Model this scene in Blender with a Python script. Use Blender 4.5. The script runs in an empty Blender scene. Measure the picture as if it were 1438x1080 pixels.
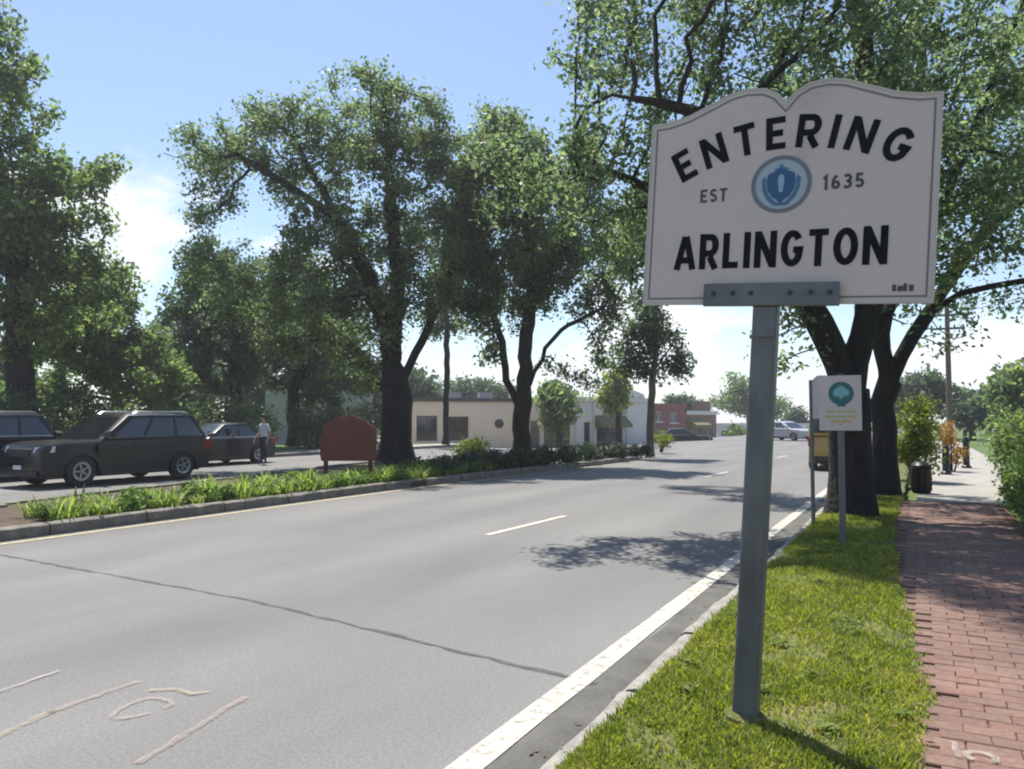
import bpy, bmesh, math, random
import numpy as np
from mathutils import Vector, Matrix

random.seed(7)
rng = np.random.default_rng(7)
SC = bpy.context.scene
COL = SC.collection
rad = math.radians

# ------------------------------------------------------------------ camera
FPX, HOR, VPX, EYE = 1078.0, 590.0, 1290.0, 1.55          # focal length (px of 1438), horizon row, road vanishing column, eye height
PITCH = math.atan((HOR - 540) / FPX)
YAW = math.atan((VPX - 719) / FPX * math.cos(PITCH))
cam_d = bpy.data.cameras.new('camera')
cam_d.sensor_width = 36.0
cam_d.lens = FPX / 1438 * 36.0
cam_d.clip_start, cam_d.clip_end = 0.05, 3000
cam = bpy.data.objects.new('camera', cam_d)
COL.objects.link(cam)
cam.location = (0, 0, EYE)
cam.rotation_euler = (math.pi / 2 + PITCH, 0, YAW)
SC.camera = cam

# ------------------------------------------------------------------ sky, sun, exposure
SUN_AZ, SUN_EL = rad(-49.0), rad(65.0)                     # azimuth clockwise from +Y (road direction)
world = bpy.data.worlds.new('World')
SC.world = world
world.use_nodes = True
nt = world.node_tree
nt.nodes.clear()
W = lambda t: nt.nodes.new(t)
out = W('ShaderNodeOutputWorld')
bg = W('ShaderNodeBackground')
bg.inputs['Strength'].default_value = 0.097
sky = W('ShaderNodeTexSky')
sky.sky_type = 'NISHITA'
sky.sun_disc = False
sky.sun_elevation = SUN_EL
sky.sun_rotation = SUN_AZ % (2 * math.pi)
sky.air_density, sky.dust_density, sky.ozone_density = 1.0, 0.4, 1.5
tc = W('ShaderNodeTexCoord')
sep = W('ShaderNodeSeparateXYZ')
nt.links.new(tc.outputs['Generated'], sep.inputs[0])
mp = W('ShaderNodeMapping')
mp.inputs['Scale'].default_value = (1, 1, 2.3)
mp.inputs['Location'].default_value = (3.06, 1.7, 0.55)
nt.links.new(tc.outputs['Generated'], mp.inputs[0])
cn = W('ShaderNodeTexNoise')
cn.inputs['Scale'].default_value = 3.4
cn.inputs['Detail'].default_value = 9
cn.inputs['Roughness'].default_value = 0.55
nt.links.new(mp.outputs[0], cn.inputs['Vector'])
thr = W('ShaderNodeMapRange')                              # fewer clouds higher up
thr.inputs['From Min'].default_value = 0.0
thr.inputs['From Max'].default_value = 0.42
thr.inputs['To Min'].default_value = 0.37
thr.inputs['To Max'].default_value = 0.69
nt.links.new(sep.outputs['Z'], thr.inputs['Value'])
sub = W('ShaderNodeMath'); sub.operation = 'SUBTRACT'
nt.links.new(cn.outputs['Fac'], sub.inputs[0]); nt.links.new(thr.outputs[0], sub.inputs[1])
cl = W('ShaderNodeMapRange'); cl.interpolation_type = 'SMOOTHSTEP'
cl.inputs['From Min'].default_value = 0.0
cl.inputs['From Max'].default_value = 0.13
cl.inputs['To Max'].default_value = 0.92
nt.links.new(sub.outputs[0], cl.inputs['Value'])
cr = W('ShaderNodeValToRGB')
cr.color_ramp.elements[0].position, cr.color_ramp.elements[0].color = 0.3, (7.5, 7.6, 7.7, 1)
cr.color_ramp.elements[1].position, cr.color_ramp.elements[1].color = 0.75, (5.2, 5.5, 6.0, 1)
cn2 = W('ShaderNodeTexNoise'); cn2.inputs['Scale'].default_value = 6; cn2.inputs['Detail'].default_value = 6
nt.links.new(mp.outputs[0], cn2.inputs['Vector'])
nt.links.new(cn2.outputs['Fac'], cr.inputs[0])
mx = W('ShaderNodeMix'); mx.data_type = 'RGBA'
nt.links.new(cl.outputs[0], mx.inputs['Factor'])
nt.links.new(sky.outputs[0], mx.inputs['A']); nt.links.new(cr.outputs[0], mx.inputs['B'])
nt.links.new(mx.outputs['Result'], bg.inputs['Color'])
nt.links.new(bg.outputs[0], out.inputs['Surface'])

sun_d = bpy.data.lights.new('sun', 'SUN')
sun_d.energy = 4.6
sun_d.angle = rad(0.55)
sun_d.color = (1.0, 0.95, 0.87)
sun = bpy.data.objects.new('sun', sun_d)
COL.objects.link(sun)
SUNV = Vector((math.sin(SUN_AZ) * math.cos(SUN_EL), math.cos(SUN_AZ) * math.cos(SUN_EL), math.sin(SUN_EL)))
sun.rotation_euler = SUNV.to_track_quat('Z', 'Y').to_euler()
sun.location = SUNV * 50

vs = SC.view_settings
vs.view_transform, vs.look, vs.gamma, vs.use_curve_mapping = 'Standard', 'None', 1.0, False
vs.exposure = 0.85
SC.render.engine = 'CYCLES'
SC.cycles.use_denoising = True
SC.cycles.max_bounces = 6
SC.cycles.transparent_max_bounces = 8
SC.cycles.filter_width = 2.0

# ------------------------------------------------------------------ pixel -> place
_F = Vector((-math.sin(YAW) * math.cos(PITCH), math.cos(YAW) * math.cos(PITCH), math.sin(PITCH)))
_R = Vector((math.cos(YAW), math.sin(YAW), 0))
_U = Vector((math.sin(YAW) * math.sin(PITCH), -math.cos(YAW) * math.sin(PITCH), math.cos(PITCH)))
def at(u, v, depth):                                       # the point seen at a pixel, at a known depth
    return Vector((0, 0, EYE)) + (_F + _R * ((u - 719) / FPX) + _U * ((540 - v) / FPX)) * depth
def col_at(u, x):                                          # where the sight plane of a pixel column meets the road-parallel line X = x
    a = math.atan((u - 719) / FPX) - YAW
    return x / math.tan(a)
def pix(p):
    d = Vector(p) - Vector((0, 0, EYE))
    z = d.dot(_F)
    return (719 + FPX * d.dot(_R) / z, 540 - FPX * d.dot(_U) / z, z) if z > 0.01 else (-1, -1, z)

# ------------------------------------------------------------------ mesh helpers
class MB:
    def __init__(self): self.v, self.f = [], []
    def add(self, vs_, fs_):
        o = len(self.v); self.v += [tuple(p) for p in vs_]; self.f += [tuple(i + o for i in q) for q in fs_]; return self
    def box(self, x0, x1, y0, y1, z0, z1):
        return self.add([(x0,y0,z0),(x1,y0,z0),(x1,y1,z0),(x0,y1,z0),(x0,y0,z1),(x1,y0,z1),(x1,y1,z1),(x0,y1,z1)],
                        [(0,3,2,1),(4,5,6,7),(0,1,5,4),(1,2,6,5),(2,3,7,6),(3,0,4,7)])
    def rings(self, rs, cap0=True, cap1=True):             # loft closed rings of equal length
        n = len(rs[0]); vv = [p for r in rs for p in r]; ff = []
        for k in range(len(rs) - 1):
            for i in range(n):
                j = (i + 1) % n
                ff.append((k*n+i, k*n+j, (k+1)*n+j, (k+1)*n+i))
        if cap0: ff.append(tuple(range(n))[::-1])
        if cap1: ff.append(tuple((len(rs)-1)*n + i for i in range(n)))
        return self.add(vv, ff)
    def tube(self, pts, rr, n=8, caps=True):
        pts = [Vector(p) for p in pts]
        if not hasattr(rr, '__len__'): rr = [rr] * len(pts)
        rs = []; ref = None
        for i, p in enumerate(pts):
            t = (pts[min(i+1, len(pts)-1)] - pts[max(i-1, 0)]).normalized()
            if ref is None:
                ref = Vector((0,0,1)) if abs(t.z) < .9 else Vector((1,0,0))
            a = (ref - t * ref.dot(t)).normalized(); b = t.cross(a); ref = a
            rs.append([p + (a * math.cos(2*math.pi*k/n) + b * math.sin(2*math.pi*k/n)) * rr[i] for k in range(n)])
        return self.rings(rs, caps, caps)
    def lathe(self, prof, n=16, axis='z', o=(0,0,0)):      # prof: (radius, height)
        rs = []
        for r, h in prof:
            ring = []
            for k in range(n):
                c, s = math.cos(2*math.pi*k/n)*r, math.sin(2*math.pi*k/n)*r
                ring.append({'z': (o[0]+c, o[1]+s, o[2]+h), 'y': (o[0]+c, o[1]+h, o[2]-s), 'x': (o[0]+h, o[1]+c, o[2]+s)}[axis])
            rs.append(ring)
        return self.rings(rs)
    def prism_y(self, outline, y0, y1):                    # outline of (x, z), counter-clockwise seen from -y
        return self.rings([[(x, y0, z) for x, z in outline], [(x, y1, z) for x, z in outline]])
    def build(self, name, mat, parent=None, smooth=None, bevel=0):
        me = bpy.data.meshes.new(name); me.from_pydata(self.v, [], self.f); me.update()
        bm = bmesh.new(); bm.from_mesh(me); bmesh.ops.recalc_face_normals(bm, faces=bm.faces); bm.to_mesh(me); bm.free()
        return link(name, me, mat, parent, smooth, bevel)

def link(name, me, mat, parent=None, smooth=None, bevel=0):
    if mat is not None:
        me.materials.clear()
        for m in (mat if isinstance(mat, (list, tuple)) else [mat]): me.materials.append(m)
    if smooth is not None:
        me.shade_smooth(); me.set_sharp_from_angle(angle=rad(smooth))
    o = bpy.data.objects.new(name, me); COL.objects.link(o)
    if parent is not None: o.parent = parent
    if bevel:
        b = o.modifiers.new('bevel', 'BEVEL'); b.width = bevel; b.segments = 2; b.limit_method = 'ANGLE'; b.angle_limit = rad(40)
    return o

def mesh_np(name, v, f):                                   # big meshes from arrays
    v = np.ascontiguousarray(v, np.float32); f = np.ascontiguousarray(f, np.int32)
    me = bpy.data.meshes.new(name); k = f.shape[1]
    me.vertices.add(len(v)); me.vertices.foreach_set('co', v.ravel())
    me.loops.add(f.size); me.loops.foreach_set('vertex_index', f.ravel())
    me.polygons.add(len(f)); me.polygons.foreach_set('loop_start', np.arange(0, f.size, k, dtype=np.int32))
    me.update(calc_edges=True); me.validate()
    return me

def thing(name, label, cat, loc=(0,0,0), rotz=0, group=None):
    o = bpy.data.objects.new(name, None); o.empty_display_size = 0.3; COL.objects.link(o)
    o.location = loc; o.rotation_euler = (0, 0, rotz)
    return tag(o, label, cat, group)
def tag(o, label, cat, group=None):
    o['label'] = label; o['category'] = cat
    if group: o['group'] = group
    return o
def struct(o): o['kind'] = 'structure'; return o
def stuff(o): o['kind'] = 'stuff'; return o
def copy_tree(o, parent=None):
    c = o.copy(); COL.objects.link(c)
    if parent is not None: c.parent = parent
    for ch in o.children: copy_tree(ch, c)
    return c

def nth(k): return '%d%s' % (k, 'th' if 10 < k % 100 < 14 else {1: 'st', 2: 'nd', 3: 'rd'}.get(k % 10, 'th'))

# ------------------------------------------------------------------ materials
def mat_base(name):
    m = bpy.data.materials.new(name); m.use_nodes = True
    t = m.node_tree; t.nodes.clear()
    o = t.nodes.new('ShaderNodeOutputMaterial'); p = t.nodes.new('ShaderNodeBsdfPrincipled')
    t.links.new(p.outputs[0], o.inputs['Surface'])
    return m, t, p, o
def plain(name, c, rough=.6, metal=0., spec=.5, coat=0., alpha=1.):
    m, t, p, o = mat_base(name)
    p.inputs['Base Color'].default_value = (*c, 1); p.inputs['Roughness'].default_value = rough
    p.inputs['Metallic'].default_value = metal; p.inputs['Specular IOR Level'].default_value = spec
    p.inputs['Coat Weight'].default_value = coat; p.inputs['Coat Roughness'].default_value = .14
    return m
def ramp(t, stops):
    r = t.nodes.new('ShaderNodeValToRGB'); e = r.color_ramp.elements
    while len(e) < len(stops): e.new(.5)
    for i, (pos, c) in enumerate(stops): e[i].position = pos; e[i].color = (*c, 1)
    return r
def noisy(name, stops, scale=4, detail=8, rough=.8, bump=.2, bscale=60, bdist=.01, stretch=(1,1,1), spec=.4, fine=0., metal=0., coords='Object'):
    m, t, p, o = mat_base(name); N = t.nodes.new; L = t.links.new
    c = N('ShaderNodeTexCoord'); mpn = N('ShaderNodeMapping'); mpn.inputs['Scale'].default_value = stretch
    L(c.outputs[coords], mpn.inputs[0])
    n = N('ShaderNodeTexNoise'); n.inputs['Scale'].default_value = scale; n.inputs['Detail'].default_value = detail; n.inputs['Roughness'].default_value = .62
    L(mpn.outputs[0], n.inputs['Vector'])
    r = ramp(t, stops); L(n.outputs['Fac'], r.inputs[0])
    n2 = N('ShaderNodeTexNoise'); n2.inputs['Scale'].default_value = bscale; n2.inputs['Detail'].default_value = 4
    L(c.outputs[coords], n2.inputs['Vector'])
    src = r.outputs[0]
    if fine:
        mr = N('ShaderNodeMapRange'); mr.inputs['From Min'].default_value = .3; mr.inputs['From Max'].default_value = .7
        mr.inputs['To Min'].default_value = 1 - fine; mr.inputs['To Max'].default_value = 1 + fine
        L(n2.outputs['Fac'], mr.inputs['Value'])
        mu = N('ShaderNodeVectorMath'); mu.operation = 'SCALE'; L(src, mu.inputs[0]); L(mr.outputs[0], mu.inputs['Scale']); src = mu.outputs[0]
    L(src, p.inputs['Base Color'])
    p.inputs['Roughness'].default_value = rough; p.inputs['Specular IOR Level'].default_value = spec; p.inputs['Metallic'].default_value = metal
    if bump:
        b = N('ShaderNodeBump'); b.inputs['Strength'].default_value = bump; b.inputs['Distance'].default_value = bdist
        L(n2.outputs['Fac'], b.inputs['Height']); L(b.outputs[0], p.inputs['Normal'])
    return m
def leafy(name, cols, trans=.4, rough=.5, tmul=1.6, nscale=.8, warm=0.):       # cols: dark .. light base colours, picked per leaf
    m, t, p, o = mat_base(name); N = t.nodes.new; L = t.links.new
    g = N('ShaderNodeNewGeometry')
    r = ramp(t, [(i / (len(cols) - 1), c) for i, c in enumerate(cols)])
    c = N('ShaderNodeTexCoord'); n = N('ShaderNodeTexNoise'); n.inputs['Scale'].default_value = nscale; n.inputs['Detail'].default_value = 2
    L(c.outputs['Object'], n.inputs['Vector'])
    a = N('ShaderNodeMath'); a.operation = 'MULTIPLY_ADD'; a.inputs[1].default_value = 1.3; a.inputs[2].default_value = -.68
    L(n.outputs['Fac'], a.inputs[0])
    s = N('ShaderNodeMath'); s.operation = 'ADD'; s.use_clamp = True
    L(g.outputs['Random Per Island'], s.inputs[0]); L(a.outputs[0], s.inputs[1]); L(s.outputs[0], r.inputs[0])
    L(r.outputs[0], p.inputs['Base Color']); p.inputs['Roughness'].default_value = rough; p.inputs['Specular IOR Level'].default_value = .35
    tr = N('ShaderNodeBsdfTranslucent'); mu = N('ShaderNodeMix'); mu.data_type = 'RGBA'; mu.blend_type = 'MULTIPLY'; mu.inputs['Factor'].default_value = 1
    L(r.outputs[0], mu.inputs['A']); mu.inputs['B'].default_value = ((.98 + .17*warm) * tmul, (1.12 + .13*warm) * tmul, (.82 - .27*warm) * tmul, 1)
    L(mu.outputs['Result'], tr.inputs['Color'])
    ms = N('ShaderNodeMixShader'); ms.inputs[0].default_value = trans
    L(p.outputs[0], ms.inputs[1]); L(tr.outputs[0], ms.inputs[2]); L(ms.outputs[0], o.inputs['Surface'])
    return m
def worn_paint(name, c, keep=.5, scale=22, soft=.12):     # paint rubbed away in spots
    m, t, p, o = mat_base(name); N = t.nodes.new; L = t.links.new
    p.inputs['Base Color'].default_value = (*c, 1); p.inputs['Roughness'].default_value = .75
    k = N('ShaderNodeTexCoord'); n = N('ShaderNodeTexNoise'); n.inputs['Scale'].default_value = scale; n.inputs['Detail'].default_value = 8; n.inputs['Roughness'].default_value = .7
    L(k.outputs['Object'], n.inputs['Vector'])
    r = N('ShaderNodeMapRange'); r.inputs['From Min'].default_value = .5 - (keep - .5) - soft; r.inputs['From Max'].default_value = .5 - (keep - .5) + soft
    L(n.outputs['Fac'], r.inputs['Value'])
    tr = N('ShaderNodeBsdfTransparent'); ms = N('ShaderNodeMixShader')
    L(r.outputs[0], ms.inputs[0]); L(tr.outputs[0], ms.inputs[1]); L(p.outputs[0], ms.inputs[2]); L(ms.outputs[0], o.inputs['Surface'])
    return m
def brick_piece(name, stops):                              # one tone per brick
    m, t, p, o = mat_base(name); N = t.nodes.new; L = t.links.new
    oi = N('ShaderNodeObjectInfo'); g = N('ShaderNodeNewGeometry'); a = N('ShaderNodeMath'); a.operation = 'ADD'
    L(oi.outputs['Random'], a.inputs[0]); L(g.outputs['Random Per Island'], a.inputs[1])
    fr = N('ShaderNodeMath'); fr.operation = 'FRACT'; L(a.outputs[0], fr.inputs[0])
    r = ramp(t, stops); L(fr.outputs[0], r.inputs[0])
    c = N('ShaderNodeTexCoord'); n = N('ShaderNodeTexNoise'); n.inputs['Scale'].default_value = 35; n.inputs['Detail'].default_value = 6
    L(g.outputs['Position'], n.inputs['Vector'])
    n3 = N('ShaderNodeTexNoise'); n3.inputs['Scale'].default_value = 1.6; n3.inputs['Detail'].default_value = 5
    L(g.outputs['Position'], n3.inputs['Vector'])
    ad = N('ShaderNodeMath'); ad.operation = 'ADD'; L(n.outputs['Fac'], ad.inputs[0]); L(n3.outputs['Fac'], ad.inputs[1])
    mr = N('ShaderNodeMapRange'); mr.inputs['From Min'].default_value = .7; mr.inputs['From Max'].default_value = 1.3; mr.inputs['To Min'].default_value = .7; mr.inputs['To Max'].default_value = 1.3
    L(ad.outputs[0], mr.inputs['Value'])
    mu = N('ShaderNodeVectorMath'); mu.operation = 'SCALE'; L(r.outputs[0], mu.inputs[0]); L(mr.outputs[0], mu.inputs['Scale'])
    L(mu.outputs[0], p.inputs['Base Color']); p.inputs['Roughness'].default_value = .85
    b = N('ShaderNodeBump'); b.inputs['Strength'].default_value = .35; b.inputs['Distance'].default_value = .004; L(n.outputs['Fac'], b.inputs['Height']); L(b.outputs[0], p.inputs['Normal'])
    return m
def brick_wall(name, c1, c2, mortar, scale=1.0):
    m, t, p, o = mat_base(name); N = t.nodes.new; L = t.links.new
    c = N('ShaderNodeTexCoord'); sp = N('ShaderNodeSeparateXYZ'); cb = N('ShaderNodeCombineXYZ'); ad = N('ShaderNodeMath'); ad.operation = 'ADD'
    L(c.outputs['Object'], sp.inputs[0]); L(sp.outputs['X'], ad.inputs[0]); L(sp.outputs['Y'], ad.inputs[1]); L(ad.outputs[0], cb.inputs['X']); L(sp.outputs['Z'], cb.inputs['Y'])
    b = N('ShaderNodeTexBrick'); b.inputs['Scale'].default_value = scale; b.inputs['Brick Width'].default_value = .22; b.inputs['Row Height'].default_value = .075; b.inputs['Mortar Size'].default_value = .008
    b.inputs['Color1'].default_value = (*c1, 1); b.inputs['Color2'].default_value = (*c2, 1); b.inputs['Mortar'].default_value = (*mortar, 1)
    L(cb.outputs[0], b.inputs['Vector']); L(b.outputs['Color'], p.inputs['Base Color']); p.inputs['Roughness'].default_value = .85
    return m

M = {}
def asphalt():
    m, t, p, o = mat_base('asphalt'); N = t.nodes.new; L = t.links.new
    c = N('ShaderNodeTexCoord')
    n = N('ShaderNodeTexNoise'); n.inputs['Scale'].default_value = .35; n.inputs['Detail'].default_value = 7; n.inputs['Roughness'].default_value = .6
    mp_ = N('ShaderNodeMapping'); mp_.inputs['Scale'].default_value = (1.6, .45, 1); L(c.outputs['Object'], mp_.inputs[0]); L(mp_.outputs[0], n.inputs['Vector'])
    r = ramp(t, [(.32, (.130, .126, .122)), (.5, (.155, .151, .146)), (.7, (.180, .175, .168))]); L(n.outputs['Fac'], r.inputs[0])
    v = N('ShaderNodeTexVoronoi'); v.inputs['Scale'].default_value = 95; L(c.outputs['Object'], v.inputs['Vector'])
    f = N('ShaderNodeTexNoise'); f.inputs['Scale'].default_value = 48; f.inputs['Detail'].default_value = 5; f.inputs['Roughness'].default_value = .75; L(c.outputs['Object'], f.inputs['Vector'])
    mr = N('ShaderNodeMapRange'); mr.inputs['From Min'].default_value = .3; mr.inputs['From Max'].default_value = .7; mr.inputs['To Min'].default_value = .72; mr.inputs['To Max'].default_value = 1.28
    L(f.outputs['Fac'], mr.inputs['Value'])
    st = N('ShaderNodeTexNoise'); st.inputs['Scale'].default_value = 1.1; st.inputs['Detail'].default_value = 5; st.inputs['Roughness'].default_value = .7; L(c.outputs['Object'], st.inputs['Vector'])
    sr = N('ShaderNodeMapRange'); sr.inputs['From Min'].default_value = .58; sr.inputs['From Max'].default_value = .78; sr.inputs['To Min'].default_value = 1.0; sr.inputs['To Max'].default_value = .86
    L(st.outputs['Fac'], sr.inputs['Value'])
    sx = N('ShaderNodeSeparateXYZ'); L(c.outputs['Object'], sx.inputs[0])
    wv = N('ShaderNodeMath'); wv.operation = 'MULTIPLY_ADD'; wv.inputs[1].default_value = 3.6; L(sx.outputs['X'], wv.inputs[0])
    wn = N('ShaderNodeTexNoise'); wn.inputs['Scale'].default_value = .25; L(c.outputs['Object'], wn.inputs['Vector'])
    w2 = N('ShaderNodeMath'); w2.operation = 'MULTIPLY'; w2.inputs[1].default_value = 5; L(wn.outputs['Fac'], w2.inputs[0]); L(w2.outputs[0], wv.inputs[2])
    w3 = N('ShaderNodeMath'); w3.operation = 'SINE'; L(wv.outputs[0], w3.inputs[0])
    w4 = N('ShaderNodeMath'); w4.operation = 'MULTIPLY_ADD'; w4.inputs[1].default_value = .05; w4.inputs[2].default_value = 1.0; L(w3.outputs[0], w4.inputs[0])
    m0 = N('ShaderNodeMath'); m0.operation = 'MULTIPLY'; L(mr.outputs[0], m0.inputs[0]); L(w4.outputs[0], m0.inputs[1])
    mm = N('ShaderNodeMath'); mm.operation = 'MULTIPLY'; L(m0.outputs[0], mm.inputs[0]); L(sr.outputs[0], mm.inputs[1])
    mu = N('ShaderNodeVectorMath'); mu.operation = 'SCALE'; L(r.outputs[0], mu.inputs[0]); L(mm.outputs[0], mu.inputs['Scale']); L(mu.outputs[0], p.inputs['Base Color'])
    p.inputs['Roughness'].default_value = .82; p.inputs['Specular IOR Level'].default_value = .35
    b = N('ShaderNodeBump'); b.inputs['Strength'].default_value = .4; b.inputs['Distance'].default_value = .006; L(v.outputs['Distance'], b.inputs['Height']); L(b.outputs[0], p.inputs['Normal'])
    return m
M['asphalt'] = asphalt()
M['gutter'] = noisy('gutter_asphalt', [(.3, (.07,.068,.062)), (.7, (.13,.125,.115))], 3, rough=.9, bump=.3, bscale=70, fine=.2)
M['granite'] = noisy('granite', [(.25, (.15,.142,.125)), (.5, (.235,.222,.196)), (.75, (.31,.295,.262))], 6, rough=.8, bump=.35, bscale=45, bdist=.012, fine=.2)
M['granite_dark'] = noisy('weathered_granite', [(.25, (.09,.085,.075)), (.5, (.15,.14,.12)), (.8, (.25,.235,.20))], 5, rough=.85, bump=.35, bscale=45, bdist=.012, fine=.2)
M['white_paint'] = worn_paint('white_road_paint', (.46,.435,.375), .64, 16, .16)
M['yellow_paint'] = worn_paint('yellow_road_paint', (.44,.38,.23), .62, 14, .2)
M['pink_spray'] = worn_paint('pink_spray_paint', (.36,.275,.24), .40, 16, .34)
M['orange_spray'] = worn_paint('orange_spray_paint', (.38,.31,.21), .40, 16, .34)
M['white_spray'] = worn_paint('white_spray_paint', (.42,.38,.35), .42, 16, .34)
M['crack'] = worn_paint('crack_tar', (.055,.053,.05), .56, 7, .3)
M['patch'] = noisy('asphalt_patch', [(.3, (.06,.058,.055)), (.7, (.10,.098,.093))], 5, rough=.85, bump=.3, bscale=80, fine=.2)
M['stain'] = worn_paint('faint_stain', (.09,.088,.085), .42, 3.5, .3)
M['soil'] = noisy('verge_soil', [(.3, (.06,.075,.022)), (.5, (.10,.115,.03)), (.68, (.16,.135,.06)), (.8, (.20,.16,.09))], 4.5, rough=.95, bump=.5, bscale=40, bdist=.03, fine=.25)
M['lawn'] = noisy('lawn', [(.3, (.05,.085,.02)), (.55, (.085,.13,.03)), (.75, (.14,.15,.05))], 2.5, rough=.95, bump=.5, bscale=30, bdist=.04, fine=.3)
M['mulch'] = noisy('mulch', [(.3, (.045,.032,.02)), (.6, (.10,.072,.045)), (.8, (.15,.12,.08))], 6, rough=.95, bump=.6, bscale=30, bdist=.04, fine=.3)
M['concrete'] = noisy('pale_concrete', [(.3, (.24,.225,.20)), (.7, (.33,.315,.285))], 2, rough=.85, bump=.15, bscale=70, fine=.1)
M['sand'] = noisy('joint_sand', [(.3, (.125,.082,.06)), (.7, (.175,.115,.085))], 8, rough=.95, bump=.3)
M['brick'] = brick_piece('paving_brick', [(0, (.146,.086,.065)), (.3, (.168,.090,.068)), (.55, (.158,.098,.075)), (.8, (.182,.106,.081)), (1, (.14,.086,.070))])
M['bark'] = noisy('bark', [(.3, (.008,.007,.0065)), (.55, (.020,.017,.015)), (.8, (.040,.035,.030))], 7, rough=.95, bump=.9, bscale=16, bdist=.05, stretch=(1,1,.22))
M['bark_grey'] = noisy('grey_bark', [(.3, (.06,.052,.045)), (.7, (.16,.145,.125))], 7, rough=.95, bump=.8, bscale=18, bdist=.04, stretch=(1,1,.25))
M['leaf_elm'] = leafy('elm_leaves', [(.052,.078,.046), (.082,.112,.058), (.12,.148,.072), (.175,.20,.10)], .55, tmul=2.1)
M['leaf_street'] = leafy('street_tree_leaves', [(.055,.080,.050), (.086,.116,.064), (.125,.155,.080), (.18,.205,.105)], .56, tmul=2.2)
M['leaf_maple'] = leafy('maple_leaves', [(.048,.076,.036), (.082,.12,.048), (.13,.165,.058), (.185,.21,.08)], .55, tmul=2.1)
M['leaf_dark'] = leafy('dark_leaves', [(.036,.056,.040), (.056,.082,.052), (.08,.108,.064), (.112,.142,.078)], .5, tmul=2.0)
M['leaf_bright'] = leafy('bright_leaves', [(.05,.10,.02), (.085,.155,.03), (.13,.20,.04), (.19,.24,.06)], .42)
M['leaf_yellow'] = leafy('yellow_green_leaves', [(.09,.12,.02), (.15,.19,.03), (.23,.25,.04), (.30,.27,.05)], .42)
M['leaf_orange'] = leafy('orange_leaves', [(.20,.13,.03), (.36,.17,.03), (.46,.19,.03), (.24,.18,.04)], .4)
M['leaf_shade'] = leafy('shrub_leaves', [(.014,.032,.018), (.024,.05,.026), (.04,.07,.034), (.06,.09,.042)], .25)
M['lily'] = leafy('daylily_leaves', [(.09,.14,.035), (.14,.19,.05), (.20,.25,.07), (.28,.31,.11)], .45, tmul=1.8, warm=.6)
M['grass'] = leafy('grass_blades', [(.085,.115,.018), (.145,.18,.026), (.205,.232,.035), (.32,.285,.085)], .4, tmul=1.8, nscale=2.6, warm=1)
M['weed'] = leafy('weed_leaves', [(.09,.14,.02), (.13,.18,.03), (.17,.22,.04)], .4, nscale=3, warm=1)
M['litter'] = leafy('dry_leaves', [(.10,.07,.04), (.17,.12,.06), (.24,.18,.10)], .2, nscale=3)
M['sign_white'] = noisy('sign_sheeting', [(.25, (.44,.37,.35)), (.42, (.52,.44,.415)), (.7, (.55,.465,.44))], 2.5, rough=.5, bump=0, fine=0.03)
M['sign_edge'] = plain('sign_edge', (.46,.43,.41), .5)
M['sign_line'] = plain('sign_border_line', (.17,.15,.15), .6)
M['ink'] = plain('sign_black', (.006,.006,.009), .7, 0, .15)
M['ink_soft'] = plain('sign_faded_black', (.085,.075,.085), .7, 0, .15)
M['seal_ring'] = plain('seal_grey_ring', (.14,.15,.18), .6)
M['seal_pale'] = plain('seal_pale_blue', (.32,.38,.45), .6)
M['seal_blue'] = plain('seal_blue', (.022,.085,.20), .6)
M['seal_mid'] = plain('seal_mid_blue', (.06,.14,.26), .6)
M['seal_light'] = plain('seal_light_figure', (.22,.38,.50), .6)
M['steel'] = noisy('galvanised_post', [(.25, (.075,.07,.062)), (.42, (.10,.108,.112)), (.7, (.165,.173,.177))], 7, rough=.55, bump=.08, bscale=60, stretch=(1,1,.3), metal=.35)
M['bracket'] = noisy('bracket_steel', [(.3, (.10,.105,.12)), (.7, (.155,.16,.175))], 8, rough=.55, bump=.1, metal=.2)
M['bolt'] = plain('bolt_steel', (.035,.037,.045), .5, .4)
M['thin_post'] = plain('thin_sign_post', (.12,.125,.13), .5, .4)
M['teal'] = plain('sign_teal', (.012,.11,.12), .5)
M['teal_light'] = plain('sign_light_teal', (.16,.38,.40), .5)
M['olive'] = plain('sign_olive_print', (.38,.40,.16), .6)
M['orange_print'] = plain('sign_orange_print', (.55,.33,.13), .6)
M['red_board'] = noisy('red_board', [(.3, (.085,.022,.016)), (.7, (.15,.042,.027))], 4, rough=.6, bump=.1)
M['red_post'] = noisy('dark_red_post', [(.3, (.07,.022,.018)), (.7, (.11,.03,.025))], 4, rough=.7, bump=.1)
M['glass'] = plain('dark_window_glass', (.012,.014,.017), .06, 0, .8)
M['car_glass'] = plain('car_glass', (.01,.013,.015), .04, 0, .9, .3)
M['rubber'] = plain('tyre_rubber', (.018,.018,.019), .8)
M['rim'] = plain('wheel_rim', (.35,.36,.37), .3, .85)
M['trim'] = plain('black_trim', (.015,.015,.016), .5)
M['chrome'] = plain('chrome', (.6,.6,.6), .15, 1)
M['lens_clear'] = plain('headlight_lens', (.55,.57,.58), .12, .1, .8)
M['lens_red'] = plain('tail_lens', (.28,.012,.012), .2)
M['plate'] = plain('number_plate', (.6,.6,.6), .5)
M['paint_black'] = plain('black_car_paint', (.0025,.003,.0035), .32, 0, .3, .3)
M['paint_blue'] = plain('dark_blue_car_paint', (.003,.006,.022), .32, 0, .3, .3)
M['paint_charcoal'] = plain('charcoal_car_paint', (.004,.004,.007), .32, 0, .3, .3)
M['paint_white'] = plain('white_car_paint', (.40,.40,.41), .25, 0, .5, .8)
M['paint_yellow'] = plain('yellow_van_paint', (.34,.22,.035), .35, 0, .5, .5)
M['skin'] = plain('skin', (.42,.26,.19), .55)
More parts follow.
